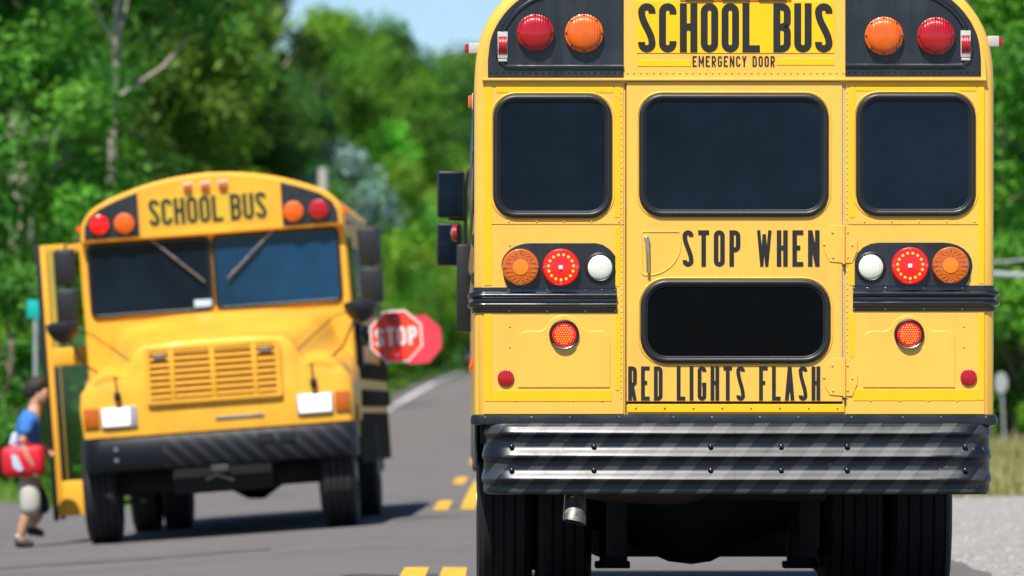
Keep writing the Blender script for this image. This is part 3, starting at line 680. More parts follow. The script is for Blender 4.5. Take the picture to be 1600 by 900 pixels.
# rub rails (wrap the corners)
def wrap_path(x_end, x_corner, rad, back):
    """from an inner end on the rear face, round the corner, forward along the side"""
    sx = 1 if x_corner > 0 else -1
    P = [((x_end), 0.0, 0, -1)]
    cx = x_corner - sx * rad
    for i in range(8):
        t = R(90 * i / 7); P.append((cx + sx * rad * math.sin(t), rad - rad * math.cos(t), sx * math.sin(t), -math.cos(t)))
    P.append((x_corner, back, sx, 0)); return P
def rail(x_end, x_corner, y0, y1, name, m, prof, rad=.05, back=.5, base=0.0):
    g = G(); rings = []
    for (x, y, nx, ny) in wrap_path(x_end, x_corner, rad, back):
        rings.append([(x + nx * (d + base), y + ny * (d + base), bz(y1) + (bz(y0) - bz(y1)) * q) for d, q in prof])
    g.loft(rings); return g.build(name, m, bus, 50)
rp = [(0, 0), (.004, .02), (.006, .16)] + [(.006 + .020 * math.sin(math.pi * k / 8) ** .8, .18 + .27 * k / 8) for k in range(9)] + [(.006, .48), (.006, .52)] + [(.006 + .020 * math.sin(math.pi * k / 8) ** .8, .55 + .27 * k / 8) for k in range(9)] + [(.006, .86), (.004, .98), (0, 1)]
rail(bx(963), bx(741), 449, 489, 'rub_rail', 'rail_black', rp, base=.006)
rail(bx(1332), bx(1553), 446, 486.5, 'rub_rail', 'rail_black', rp, base=.006)
rivets([(bx(x), bz(453)) for x in (795, 854, 914, 940, 961)] + [(bx(x), bz(486)) for x in (795, 854, 914, 961)] + [(bx(x), bz(450)) for x in (1334, 1355, 1383, 1443, 1503)] + [(bx(x), bz(483)) for x in (1334, 1383, 1443, 1503)], -.0125, .0045, 'chrome')
# bottom black rail
g = G(); pr = [(.0, 0), (.016, .06), (.019, .5), (.014, .9), (0, 1)]
for xa, xb_ in ((0.0, bx(741)), (0.0, bx(1553))):
    rings = [[(x + nx * d, y + ny * d, bz(664) + (bz(647.5) - bz(664)) * q) for d, q in pr] for (x, y, nx, ny) in wrap_path(xa, xb_, .04, .4)]
    g.loft(rings)
g.build('bottom_rail', 'black_paint', bus)
rivets([(bx(x), bz(652)) for x in (758, 830, 890, 967, 1052, 1112, 1187, 1247, 1330, 1410, 1470, 1540)], -.016, .005, 'steel')

# corrugated bumper
g = G(); rings = []; pr = [(.0, 660.5)] + [(.03, 661), (.055, 663)]
for k in range(0, 44):
    y = 665 + k * 2.4
    ph = ((y - 697) / 36) % 1.0; tri = ph / .47 if ph < .47 else max(0, 1 - (ph - .47) / .16) if ph < .63 else 0
    tri = tri * tri * (3 - 2 * tri) * .5 + tri * .5
    if y > 759: tri = 0
    pr.append((.060 + .0285 * tri, y))
pr += [(.058, 770.5), (.05, 772), (.03, 772.5), (.0, 772.5)]
path = [(a, b, c, d) for a, b, c, d in reversed(wrap_path(0, bx(778), .09, .55))] + [(bx(850) + (bx(1450) - bx(850)) * i / 8, 0, 0, -1) for i in range(9)] + wrap_path(bx(1480), bx(1526), .09, .55)[1:]
rb = random.Random(3)
for (x, y, nx, ny) in path:
    k_ = .35 + .65 * (-ny) ** 3; dd = rb.uniform(-.0015, .0015)
    rings.append([(x + nx * e_, y + ny * e_ + dd, bz(yy)) for e_, yy in ((d if d < .0595 else .07 + (d - .07) * k_, yy) for d, yy in pr)])
g.loft(rings); bumper = g.build('rear_bumper', 'bumper_paint', bus, 60)
bolt = None
for x in (799, 927, 1109, 1219, 1322, 1506):
    for y in (697, 734):
        if bolt is None: g = G(); g.lathe([(.013, .006), (.0125, -.008), (.0095, -.0145), (.004, -.018), (.001, -.0185)], (0, 0, 0), 'y', 14); bolt = g.build('bumper_bolt', 'rail_black', bumper, loc=(bx(x), -.062, bz(y)))
        else: copy_part(bolt, (bx(x), -.062, bz(y)), bumper)

# exhaust tail pipe
g = G(); a0 = Vector((bx(899), .10, bz(768))); a1 = Vector((bx(897), -.02, bz(816)))
rings = []
for k, (q, r) in enumerate(((0, .050), (1, .054))):
    p = a0.lerp(a1, q); rings.append([(p.x + r * math.cos(R(20 * i)), p.y + r * math.sin(R(20 * i)) , p.z + (-.012 * math.cos(R(20 * i)) - .01 * math.sin(R(20 * i)) if q else 0)) for i in range(18)])
p = a1; rings.append([(p.x + .047 * math.cos(R(20 * i)), p.y + .047 * math.sin(R(20 * i)), p.z - .012 * math.cos(R(20 * i)) - .01 * math.sin(R(20 * i))) for i in range(18)])
p = a0; rings.append([(p.x + .044 * math.cos(R(20 * i)), p.y + .044 * math.sin(R(20 * i)), p.z) for i in range(18)])
g.loft(rings, True, False, True); g.build('exhaust_tip', 'steel', bus)
g = G(); g.tube(spline([(bx(899), .10, bz(768)), (bx(900), .25, .66), (bx(930), .6, .62), (bx(1000), .8, .60), (bx(1080), .85, .60), (bx(1115), 1.0, .66), (bx(1120), 1.6, .75)], 5), .055, 12); g.build('exhaust_pipe', 'rust', bus)

# wheels
def tyre(parent, x0, x1, y, r, m='tyre', rimm='steel', name='tyre'):
    if x0 > x1: x0, x1 = x1, x0
    wd = x1 - x0; pr = [(r * .55, wd * .08), (r * .62, 0.0), (r * .85, -.004), (r * .955, wd * .03), (r * .985, wd * .10)]
    for k in range(4):
        a = wd * (.12 + .2 * k); b = wd * (.12 + .2 * k + .15)
        pr += [(r, a), (r, b), (r * .975, b + .003), (r * .975, a + wd * .2 - .003)]
    pr += [(r, wd * .90), (r * .985, wd * .93), (r * .955, wd * .97), (r * .85, wd + .004), (r * .62, wd), (r * .55, wd * .92)]
    g = G(); g.lathe(pr, (x0, y, r), 'x', 40); t = g.build(name, m, parent, 30)
    g = G(); g.lathe([(r * .56, wd * .15), (r * .56, wd * .85)], (x0, y, r), 'x', 28); g.lathe([(r * .2, wd * -.02), (r * .2, wd * 1.02)], (x0, y, r), 'x', 16)
    g.build('rim', rimm, t); return t
RA = 3.0
for x0, x1 in ((-1.195, -.922), (-.895, -.622), (.56, .855), (.885, 1.200)): tyre(bus, x0, x1, RA, .505)
for x0, x1 in ((-1.15, -.87), (.87, 1.15)): tyre(bus, x0, x1, 10.2, .505)
# axle, springs, frame, tank
g = G(); g.lathe([(.11, -.95), (.12, -.5), (.20, -.3), (.28, -.12), (.295, 0), (.28, .1), (.20, .25), (.12, .45), (.11, .95)], (-.1, RA, .50), 'x', 24); g.build('rear_axle', 'chassis', bus)
for sx in (-.50, .46):
    g = G(); g.box(sx - .045, sx + .045, RA - .75, RA + .75, .255, .40, .01); g.box(sx - .07, sx + .07, RA - .1, RA + .1, .20, .6, .015); g.box(sx - .095, sx + .085, RA - .07, RA + .07, .185, .222, .008); g.box(sx - .05, sx + .05, RA - .85, RA - .65, .3, .9, .01); g.build('leaf_spring', 'chassis', bus)
for sx in (-.43, .43): G().box(sx - .04, sx + .04, .1, 10.8, .62, .88).build('frame_rail', 'chassis', bus)
g = G(); g.box(-.60, .52, 4.3, 6.0, .215, .9, .05); g.build('fuel_tank', 'chassis', bus)
G().box(-.55, .50, 1.35, 1.5, .55, .9, .01).build('cross_member', 'chassis', bus); G().box(-.5, .52, 7.4, 7.6, .4, .9, .01).build('cross_member', 'chassis', bus)
g = G(); g.box(-.4, .40, 8.9, 10.4, .24, 1.0, .06); g.box(-.9, .9, 10.1, 10.3, .28, .5, .02); g.build('engine', 'chassis', bus)
for sx in (-1, 1):
    G().lathe([(.33, -.1), (.33, .1)], (sx * (.908 if sx < 0 else .870), RA, .505), 'x', 28).build('brake_drum', 'chassis', bus)
    G().box(sx * .58, sx * 1.19, RA + .62, RA + .66, .62, .93).build('wheel_well', 'chassis', bus)
    G().box(sx * .46, sx * 1.1, 4.6, 7.6, .36, .92, .03).build('skirt_box', 'chassis', bus)
# front left mirrors and folded stop arm
def mirror_set(sx):
    y = 9.3
    for (uc, zc, ww, hh) in ((1.335, 2.29, .165, .285), (1.345, 1.99, .15, .26)):
        h = G().box(sx * (uc - ww / 2), sx * (uc + ww / 2), y, y + .05, zc - hh / 2, zc + hh / 2, .02).build('wing_mirror', 'rubber', bus)
        G().box(sx * (uc - ww / 2 + .012), sx * (uc + ww / 2 - .012), y - .004, y + .002, zc - hh / 2 + .015, zc + hh / 2 - .015, .002).build('mirror_glass', 'pane_dark', h)
    g = G(); g.tube(spline([(sx * 1.20, y + .05, 2.45), (sx * 1.235, y + .05, 2.40), (sx * 1.245, y + .05, 2.2), (sx * 1.24, y + .05, 1.9), (sx * 1.20, y + .05, 1.82)], 4), .012, 8); g.tube([(sx * 1.24, y + .05, 2.14), (sx * 1.35, y + .05, 2.145)], .012, 6); g.build('mirror_bracket', 'rubber', bus)
mirror_set(-1); mirror_set(1)
g = G(); oc = [(8.3 + .245 * math.cos(R(22.5 + 45 * k)), 1.72 + .245 * math.sin(R(22.5 + 45 * k))) for k in range(8)]
g.loft([[(-1.262, a, b) for a, b in oc], [(-1.275, a, b) for a, b in oc]]); g.box(-1.3, -1.218, 8.05, 8.35, 1.45, 1.96, .01); sa = g.build('stop_arm', 'rubber', bus)
g = G(); g.lathe([(.05, -1.30), (.045, -1.325), (.01, -1.335)], (0, 8.3, 2.03), 'x', 16); g.build('lens', 'red_lens', sa)
for i in range(3): G().box(-1.217, -1.232, 1.2 + i * 2.4, 1.28 + i * 2.4, 1.2, 1.25, .004).build('side_reflector', 'amber_lens', bus)

# ------------------------------------------------------------------ far bus (front view)
B2 = empty('school_bus', (-2.44, 62.9, hxy(-2.44, 62.9) + .004), 'yellow school bus facing forward with open passenger door and extended STOP arm', 'school bus', 'yellow school buses')
B2.rotation_euler = (0, R(-4.1), R(-0.9))
CX = -.03
half2 = [(-1.225, .80), (-1.235, 1.8), (-1.225, 2.70), (-1.215, 2.85), (-1.18, 2.97), (-1.08, 3.075), (-.90, 3.16), (-.62, 3.25), (-.3, 3.31), (0, 3.33)]
out2 = [(x + CX, z) for x, z in sm(half2, 3)]
g = G(); rings = []
for d, ins in ((1.98, .02), (2.0, 0), (2.4, 0), (10.6, 0), (10.7, .06)):
    lo = offset(out2, -ins) if ins else out2; rings.append([(x, d, max(z, .8)) for x, z in lo])
g.loft(rings); g.build('body', 'yellow_far', B2, 40)
# roof visor above the windscreen
top2 = [(x, z) for x, z in offset(out2, -.012) if z > 2.76]
lp = [(top2[0][0], 2.755)] + top2 + [(top2[-1][0], 2.755)]
g = G(); g.plate(lp, 1.86, 1.99, .02); visor = g.build('roof_visor', 'yellow_far', B2)
for sg in (-1, 1):
    pts = [(-.66, 2.785), (-1.175, 2.785), (-1.165, 2.90), (-1.12, 2.985), (-1.02, 3.06), (-.86, 3.125), (-.66, 3.19)]
    pts = [(x * -sg + CX, z) for x, z in pts]
    G().plate(pts, 1.852, 1.87, .003).build('lamp_board', 'black_paint', visor)
prx = (-.605 + 0, .50)
G().plate(rrect(-.605, .50, 2.855, 3.125, .005, 2), 1.8555, 1.87, .001).build('sign_sheet', 'sheet_far', visor)
lettering('SCHOOL BUS', -.595, .49, 2.868, 3.112, .15, .07, 1.8525, 'letter', visor)
def lamp2(x, z, r, m):
    h = G().lathe([(r, 1.86), (r, 1.825)], (x, 0, z), 'y', 24).build('warning_lamp', 'rubber', B2)
    G().lathe([(r * .97, 1.826), (r * .95, 1.812), (r * .7, 1.80), (r * .3, 1.792), (.001, 1.79)], (x, 0, z), 'y', 24).build('lens', m, h)
lamp2(-1.055, 2.915, .093, 'red_hot'); lamp2(-.825, 2.912, .098, 'amber_lens'); lamp2(.735, 2.912, .098, 'amber_lens'); lamp2(.97, 2.914, .095, 'red_lens')
for x in (-.222, -.06, .105):
    h = G().box(x - .045, x + .045, 1.84, 1.87, 3.17, 3.245, .006).build('identification_lamp', 'white_metal', B2)
    G().box(x - .038, x + .038, 1.815, 1.845, 3.17, 3.225, .010).build('lens', 'amber_dark', h)
for sx in (-1, 1):
    G().box(CX + sx * 1.20, CX + sx * 1.255, 2.05, 2.12, 2.86, 2.92, .008).build('side_marker', 'amber_lens', B2)
# windscreen
for x0, x1, mm in ((-1.185, -.075, 'pane_dark'), (-.03, 1.115, 'pane_sky_reflection')):
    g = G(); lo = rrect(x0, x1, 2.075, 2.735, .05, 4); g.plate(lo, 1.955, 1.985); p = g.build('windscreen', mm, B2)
    g = G(); g.tube([(x, 1.965, z) for x, z in lo], .018, 8, True); g.build('window_gasket', 'rubber', p)
G().box(-.24, .02 - .1, 1.94, 1.953, 2.10, 2.165).build('permit_sticker', 'shirt_pale', B2)
for pts in (((-.62, 1.93, 2.77), (-.165, 1.925, 2.36)), ((.545, 1.93, 2.77), (.115, 1.925, 2.375))):
    g = G(); g.tube(pts, .011, 6); d = Vector(pts[1]) - Vector(pts[0]); g.tube([Vector(pts[0]) + d * .35 + Vector((0, -.012, 0)), Vector(pts[1]) + d * .08 + Vector((0, -.012, 0))], .009, 6); g.build('wiper', 'steel', B2)
# cowl and hood
def interp(A, B, t): return [(a[0] + (b[0] - a[0]) * t, a[1] + (b[1] - a[1]) * t) for a, b in zip(A, B)]
secF = [(-1.215, .955), (-1.235, 1.2), (-1.215, 1.36), (-1.13, 1.45), (-.98, 1.475), (-.84, 1.50), (-.76, 1.60), (-.70, 1.72), (-.62, 1.765), (-.3, 1.785), (0, 1.79)]
secB = [(-1.225, .98), (-1.235, 1.25), (-1.23, 1.42), (-1.19, 1.53), (-1.12, 1.60), (-1.06, 1.68), (-1.03, 1.80), (-1.0, 1.93), (-.92, 2.0), (-.4, 2.04), (0, 2.05)]
full = lambda s: s + [(-x, z) for x, z in reversed(s[:-1])]
F_, B_ = full(secF), full(secB)
g = G(); rings = []
for wv, t, ins in ((.10, 0, .05), (.115, 0, .02), (.15, 0, .005), (.2, .0, 0), (.45, .03, 0), (.55, .08, 0), (.9, .28, 0), (1.3, .58, 0), (1.45, .7, 0), (1.75, .92, 0), (1.97, 1, 0)):
    S_ = interp(F_, B_, t)
    if ins: S_ = [(x, z if i in (0, len(S_) - 1) else z) for i, (x, z) in enumerate(offset(S_, -ins))]
    ring = []
    for i, (x, z) in enumerate(S_):
        if i in (0, len(S_) - 1) : z = .955 if wv < .5 or wv > 1.35 else 1.10
        ring.append((x, wv, z))
    rings.append(ring)
g.loft(rings); hood = g.build('hood', 'yellow_far', B2, 50)
for sx in (-1, 1):   # fender bulges beside the grille
    g = G(); rings = []
    for k in range(9):
        t = k / 8; yy = .105 + 1.1 * t; rr = .30 * math.sin(math.pi * min(1, t * .75 + .25)) + .02
        rings.append([(sx * (.93 + rr * .85 * math.cos(R(a))), yy, 1.34 + rr * .75 * math.sin(R(a)) + .10 * t) for a in range(0, 360, 24)])
    g.loft(rings); g.build('fender', 'yellow_far', B2, 60)
# grille
g = G(); lo = rrect(-.62, .60, 1.22, 1.73, .03, 3); li = rrect(-.575, .555, 1.255, 1.695, .01, 3)
g.loft([[(x, .06, z) for x, z in lo], [(x, .06, z) for x, z in li], [(x, .12, z) for x, z in li], [(x, .12, z) for x, z in lo], [(x, .06, z) for x, z in lo]], True, False, False)
grille = g.build('grille', 'yellow_far', B2)
G().box(-.59, .57, .092, .10, 1.24, 1.71).build('grille_backing', 'grille_shade', grille)
cols = [(-.575, -.395), (-.355, -.03), (.01, .345), (.385, .555)]
for a, b in ((-.395, -.355), (-.03, .01), (.345, .385)): G().box(a, b, .058, .1, 1.25, 1.70, .004).build('grille_bar', 'yellow_far', grille)
for a, b in cols:
    slat = None
    for k in range(8):
        z = 1.275 + k * .056
        if slat is None:
            g = G(); g.loft([[(x, .066, .0), (x, .070, .022), (x, .088, .026), (x, .094, .004)] for x in (a, b)]); slat = g.build('grille_slat', 'yellow_far', grille, loc=(0, 0, z))
        else: copy_part(slat, (0, 0, z), grille)
for x in (-.48, .47): G().box(x - .06, x + .06, .05, .066, 1.63, 1.655, .004).build('grille_latch', 'chrome', grille)
G().box(-.02, .42, .088, .106, 1.045, 1.075, .006).build('badge', 'chrome', B2)
# head lamps and indicators
for sx in (-1, 1):
    c = sx * .88
    h = G().box(c - .165, c + .165, .075, .12, 1.035, 1.225, .012).build('headlamp', 'sign_grey', B2)
    G().box(c - .145 + (0 if sx > 0 else .0), c + .10 if sx < 0 else c + .145, .062, .09, 1.05, 1.21, .02).build('lens', 'headlamp', h)
    G().box(sx * 1.06, sx * 1.195, .072, .14, 1.05, 1.225, .012).build('turn_signal', 'amber_dark', B2)
    g = G(); g.box(c - .03, c + .03, .03, .10, 1.27, 1.36, .015); g.tube([(c, .07, 1.34), (c - .01, .1, 1.5)], .01, 6); g.build('hood_latch', 'rubber', B2)
    g = G(); g.tube([(sx * 1.0, .35, 1.5), (sx * 1.16, .2, 1.62), (sx * 1.28, .25, 1.86)], .010, 6); g.tube([(sx * .75, .3, 1.62), (sx * 1.1, .3, 1.9), (sx * 1.3, .3, 1.95)], .007, 6)
    g.build('mirror_bracket', 'rubber', B2)
    # convex crossover mirror
    g = G(); g.lathe([(.001, .075), (.10, .07), (.15, .055), (.155, .03), (.14, -.02), (.105, -.075), (.055, -.115), (.001, -.13)], (sx * 1.34, .32, 1.95), 'z', 22); g.build('crossover_mirror', 'rubber', B2)
    for z, hh in ((2.55, .34), (2.19, .32)):
        h = G().box(sx * 1.30 if sx > 0 else -1.51, sx * 1.51 if sx > 0 else -1.31, 1.95, 2.03, z - hh / 2, z + hh / 2, .03).build('wing_mirror', 'rubber', B2)
    g = G(); g.tube([(sx * 1.2, 2.05, 2.78), (sx * 1.4, 2.04, 2.76), (sx * 1.41, 2.04, 1.98), (sx * 1.2, 2.05, 1.92)], .014, 6); g.build('mirror_bracket', 'rubber', B2)
# bumper
mat('bumper_far', (0.024, 0.028, 0.034), 0.5, spec=0.25)
n = M['bumper_far'].node_tree; p_ = n.nodes['Principled BSDF']; tc = n.nodes.new('ShaderNodeTexCoord'); sp = n.nodes.new('ShaderNodeSeparateXYZ'); n.links.new(tc.outputs['Object'], sp.inputs[0])
ad = n.nodes.new('ShaderNodeMath'); n.links.new(sp.outputs['X'], ad.inputs[0]); n.links.new(sp.outputs['Z'], ad.inputs[1])
fr = n.nodes.new('ShaderNodeMath'); fr.operation = 'FRACT'; dv = n.nodes.new('ShaderNodeMath'); dv.operation = 'DIVIDE'; dv.inputs[1].default_value = .15; n.links.new(ad.outputs[0], dv.inputs[0]); n.links.new(dv.outputs[0], fr.inputs[0])
lt = n.nodes.new('ShaderNodeMath'); lt.operation = 'LESS_THAN'; lt.inputs[1].default_value = .4; n.links.new(fr.outputs[0], lt.inputs[0])
gt = n.nodes.new('ShaderNodeMath'); gt.operation = 'GREATER_THAN'; gt.inputs[1].default_value = -.5; n.links.new(sp.outputs['X'], gt.inputs[0])
ml = n.nodes.new('ShaderNodeMath'); ml.operation = 'MULTIPLY'; n.links.new(lt.outputs[0], ml.inputs[0]); n.links.new(gt.outputs[0], ml.inputs[1])
mx = n.nodes.new('ShaderNodeMix'); mx.data_type = 'RGBA'; mx.inputs[6].default_value = (.007, .009, .013, 1); mx.inputs[7].default_value = (.026, .028, .031, 1); n.links.new(ml.outputs[0], mx.inputs[0]); n.links.new(mx.outputs[2], p_.inputs['Base Color'])
g = G(); pr = [(.06, .64), (.0, .65), (-.03, .70), (-.035, .80), (-.03, .88), (.0, .935), (.06, .94)]
rings = []
for x, dy in ((-1.225, .5), (-1.215, .16), (-1.16, .05), (-1.05, .0), (-.5, -.0), (0, 0), (.5, 0), (1.05, 0), (1.17, .05), (1.225, .16), (1.235, .5)): rings.append([(x, d + dy, z) for d, z in pr])
g.loft(rings); bp2 = g.build('front_bumper', 'bumper_far', B2, 40)
for x in (.42, .62): G().box(x - .07, x + .07, -.046, .02, .80, .90, .01).build('tow_hook_opening', 'chassis', bp2)
for z in (.84, .745): g = G(); g.lathe([(.022, -.03), (.02, -.05), (.005, -.055)], (-.92, 0, z), 'y', 12); g.build('bumper_bolt', 'chrome', bp2)
g = G(); g.box(-1.05, .95, .7, 1.1, .42, .62, .03); g.box(-.45, .45, .3, 2.0, .40, .95, .03); g.build('front_axle', 'chassis', B2)
g = G(); g.box(-.1, .06, .25, .32, .58, .66, .01); g.tube([(-.15, .28, .52), (-.05, .26, .56), (.1, .28, .5)], .016, 6); g.build('tow_bracket', 'steel', B2)
G().box(-1.15, 1.15, 2.0, 10.5, .62, .82).build('floor_pan', 'chassis', B2)
for sx in (-1, 1): G().box(CX + sx * 1.20, CX + sx * 1.232, 3.3 if sx < 0 else 2.05, 10.5, .55, 1.02).build('side_skirt', 'side_dark', B2)
for sx in (-1, 1): G().box(sx * .45, sx * 1.15, 8.0, 9.6, .42, .7, .03).build('skirt_box', 'chassis', B2)
for x0, x1 in ((-1.275, -.975), (.87, 1.175)): tyre(B2, x0, x1, .9, .50, 'tyre_far')
for x0, x1 in ((-1.24, -.97), (-.93, -.66), (.62, .89), (.93, 1.20)): tyre(B2, x0, x1, 6.4, .49, 'tyre_far')
g = G(); g.lathe([(.10, -.9), (.12, -.3), (.24, -.1), (.25, .05), (.12, .25), (.1, .9)], (0, 6.4, .50), 'x', 18); g.build('rear_axle', 'chassis', B2)
for sx in (-1, 1):
    pane2 = None
    for i in range(9):
        if pane2 is None: pane2 = G().box(-.006, .006, 0, .7, 0, .6, .004).build('side_window', 'pane_dark', B2, loc=(CX + sx * 1.236, 3.4 + i * .8, 1.98))
        else: copy_part(pane2, (CX + sx * 1.236, 3.4 + i * .8, 1.98), B2)
    for z in (1.16, 1.42, 1.78): G().box(CX + sx * 1.23, CX + sx * 1.262, 3.2 if sx < 0 else 2.2, 10.5, z - .08, z + .08, .01).build('side_rail', 'side_dark', B2)
G().box(CX + 1.236, CX + 1.242, 2.15, 2.95, 2.02, 2.65).build('side_window', 'pane_dark', B2)
# open entrance door: two glazed leaves standing out from the body
for yy, nm in ((2.42, 'entrance_door'), (3.22, 'entrance_door')):
    g = G(); x0, x1 = -1.665, -1.262
    for (a, b, c, d) in ((x0, x0 + .055, .26, 2.78), (x1 - .035, x1, .26, 2.78), (x0 + .055, x1 - .035, 2.715, 2.78), (x0 + .055, x1 - .035, 1.66, 1.82), (x0 + .055, x1 - .035, .26, .585)): g.box(a, b, yy, yy + .04, c, d, .004)
    dr = g.build(nm, 'yellow_far', B2)
    G().box(x0 - .05, x0 - .001, yy - .004, yy + .044, .22, 2.79, .012).build('edge_seal', 'rubber', dr)
    G().box(x0 + .05, x0 + .10, yy - .006, yy + .03, .59, 1.65, .006).build('inner_seal', 'rubber', dr)
    for c, d in ((1.815, 2.72), (.58, 1.665)): G().box(x0 + .05, x1 - .03, yy + .016, yy + .022, c, d).build('door_glass', 'clear_glass', dr)
G().box(CX - 1.242, CX - 1.236, 2.46, 3.2, .35, 2.72).build('doorway', 'interior', B2)
for k in range(3): G().box(-1.26, -.9, 2.48 + .0, 3.18, .33 + .22 * k, .36 + .22 * k).build('entrance_step', 'rubber', B2) if k == 0 else None
# stop arms
def stop_arm(x, y, z, r, m, text):
    oc = [(x + r * math.cos(R(22.5 + 45 * k)), z + r * math.sin(R(22.5 + 45 * k))) for k in range(8)]
    a = G().plate(oc, y, y + .02).build('stop_arm', 'sign_white' if text else m, B2)
    if text:
        G().plate(offset(oc, -.016), y - .003, y + .001).build('stop_face', m, a)
        lettering('STOP', x - .195, x + .195, z - .085, z + .085, .17, .14, y - .006, 'sign_white', a)
        for dz, mm in ((.165, 'red_lens'), (-.175, 'red_hot')): G().lathe([(.058, y - .002), (.055, y - .02), (.03, y - .028), (.001, y - .03)], (x, 0, z + dz), 'y', 18).build('stop_lamp', mm, a)
        G().lathe([(.016, y - .03), (.012, y - .036)], (x, 0, z - .175), 'y', 8).build('light_dots', 'led_core', a)
    g = G(); g.tube([(1.2, y + .03, z + .05), (x - r * .6, y + .03, z + .05)], .018, 6); g.tube([(1.2, y + .03, z - .05), (x - r * .6, y + .03, z - .05)], .018, 6); g.box(1.2, 1.26, y - .02, y + .2, z - .25, z + .15, .02)
    g.build('stop_arm_hinge', 'rubber', a)
stop_arm(1.575, 2.5, 1.705, .262, 'sign_red', True)
stop_arm(1.60, 9.0, 1.74, .265, 'sign_pink', False)

# ------------------------------------------------------------------ child and bag
def skin(name, nodes, edges, m, parent, sub=2, root=0):
    me = bpy.data.meshes.new(name); me.from_pydata([n[0] for n in nodes], edges, []); o = bpy.data.objects.new(name, me); C.objects.link(o)
    md = o.modifiers.new('s', 'SKIN'); md.use_smooth_shade = True
    for i, n in enumerate(nodes):
        r = n[1]; me.skin_vertices[0].data[i].radius = r if hasattr(r, '__len__') else (r, r); me.skin_vertices[0].data[i].use_root = (i == root)
    s = o.modifiers.new('u', 'SUBSURF'); s.levels = sub; s.render_levels = sub
    dg = bpy.context.evaluated_depsgraph_get(); dg.update()
    m2 = bpy.data.meshes.new_from_object(o.evaluated_get(dg)); o.modifiers.clear(); o.data = m2; m2.materials.clear(); m2.materials.append(M[m]); m2.shade_smooth()
    bpy.data.meshes.remove(me); o.parent = parent; return o
px_, py_ = -4.37, 64.6
boy = empty('person', (px_, py_, hxy(px_, py_)), 'child in blue shirt and pale shorts walking to the open bus door', 'person')
N = [((.05, 0, .70), (.12, .10)), ((.04, 0, .88), (.125, .10)), ((.06, 0, 1.08), (.13, .105)), ((.09, 0, 1.20), (.11, .10)), ((.115, 0, 1.285), (.06, .06)), ((.135, 0, 1.345), (.068, .07)), ((.155, 0, 1.43), (.100, .098)), ((.15, 0, 1.50), (.07, .075)),
     ((.06, -.09, .66), .085), ((.075, -.10, .37), .060), ((.015, -.10, .22), .052), ((-.02, -.10, .085), .036), ((.03, -.10, .045), .04), ((.10, -.10, .03), .033),
     ((.06, .09, .66), .085), ((.17, .10, .40), .060), ((.13, .10, .28), .05), ((.075, .10, .20), .036), ((.12, .10, .15), .038), ((.19, .10, .125), .032),
     ((.07, -.155, 1.19), .055), ((.01, -.20, .96), .040), ((.06, -.225, .85), .036), ((.115, -.225, .76), .026), ((.13, -.225, .715), (.03, .018)),
     ((.08, .155, 1.19), .055), ((.13, .20, .97), .04), ((.24, .19, .87), .03), ((.29, .18, .84), .028), ((.245, 0, 1.40), .02)]
Eg = [(0, 1), (1, 2), (2, 3), (3, 4), (4, 5), (5, 6), (6, 7), (0, 8), (8, 9), (9, 10), (10, 11), (11, 12), (12, 13), (0, 14), (14, 15), (15, 16), (16, 17), (17, 18), (18, 19), (3, 20), (20, 21), (21, 22), (22, 23), (23, 24), (3, 25), (25, 26), (26, 27), (27, 28), (6, 29)]
bd = skin('body', N, Eg, 'skin', boy)
for k, (dx, dz, ln) in enumerate(((.022, -.015, .05), (.008, -.02, .06), (-.006, -.02, .058), (-.02, -.015, .045))):
    skin('finger', [((.13 + dx, -.228, .712), .010), ((.13 + dx * 1.2, -.222, .70 - ln * .5), .009), ((.13 + dx * 1.3, -.205, .69 - ln * .8), .008)], [(0, 1), (1, 2)], 'skin', boy, 1)
skin('thumb', [((.15, -.226, .735), .011), ((.172, -.222, .72), .010), ((.18, -.215, .70), .008)], [(0, 1), (1, 2)], 'skin', boy, 1)
skin('shirt', [((.05, 0, .80), (.155, .14)), ((.04, 0, .92), (.155, .135)), ((.06, 0, 1.08), (.16, .135)), ((.09, 0, 1.20), (.135, .12)), ((.11, 0, 1.265), (.07, .075)), ((.065, -.16, 1.185), .078), ((.03, -.195, 1.02), .07), ((.08, .16, 1.185), .078), ((.11, .195, 1.02), .07)],
     [(0, 1), (1, 2), (2, 3), (3, 4), (3, 5), (5, 6), (3, 7), (7, 8)], 'shirt_blue', boy)
skin('shirt_panel', [((-.075, -.06, .84), (.05, .05)), ((-.07, -.06, .95), (.055, .055)), ((-.04, -.055, 1.07), (.05, .05))], [(0, 1), (1, 2)], 'shirt_pale', boy)
skin('waistband', [((.05, 0, .66), (.15, .145)), ((.05, 0, .74), (.155, .14)), ((.05, 0, .80), (.15, .135))], [(0, 1), (1, 2)], 'cloth_navy', boy)
skin('shorts', [((.055, 0, .62), (.11, .11)), ((.065, -.09, .56), .108), ((.085, -.10, .42), .108), ((.075, -.10, .29), .104)], [(0, 1), (1, 2), (2, 3)], 'shorts', boy)
skin('shorts', [((.06, .07, .60), .10), ((.12, .09, .50), .10), ((.165, .10, .39), .098), ((.15, .10, .31), .095)], [(0, 1), (1, 2), (2, 3)], 'cloth_navy', boy)
for (ax, ay, az, tx, tz) in ((-.035, -.10, .055, .12, .045), (.06, .10, .165, .20, .135)):
    skin('shoe', [((ax - .035, ay, az - .005), (.045, .045)), ((ax + .03, ay, az - .002), (.05, .05)), ((ax + .09, ay, (az + tz) / 2 - .008), (.047, .04)), ((tx, ay, tz - .012), (.035, .028))], [(0, 1), (1, 2), (2, 3)], 'shoe', boy)
    skin('sock', [((ax + .012, ay, az + .03), .047), ((ax + .02, ay, az + .085), .044)], [(0, 1)], 'sock', boy, 1)
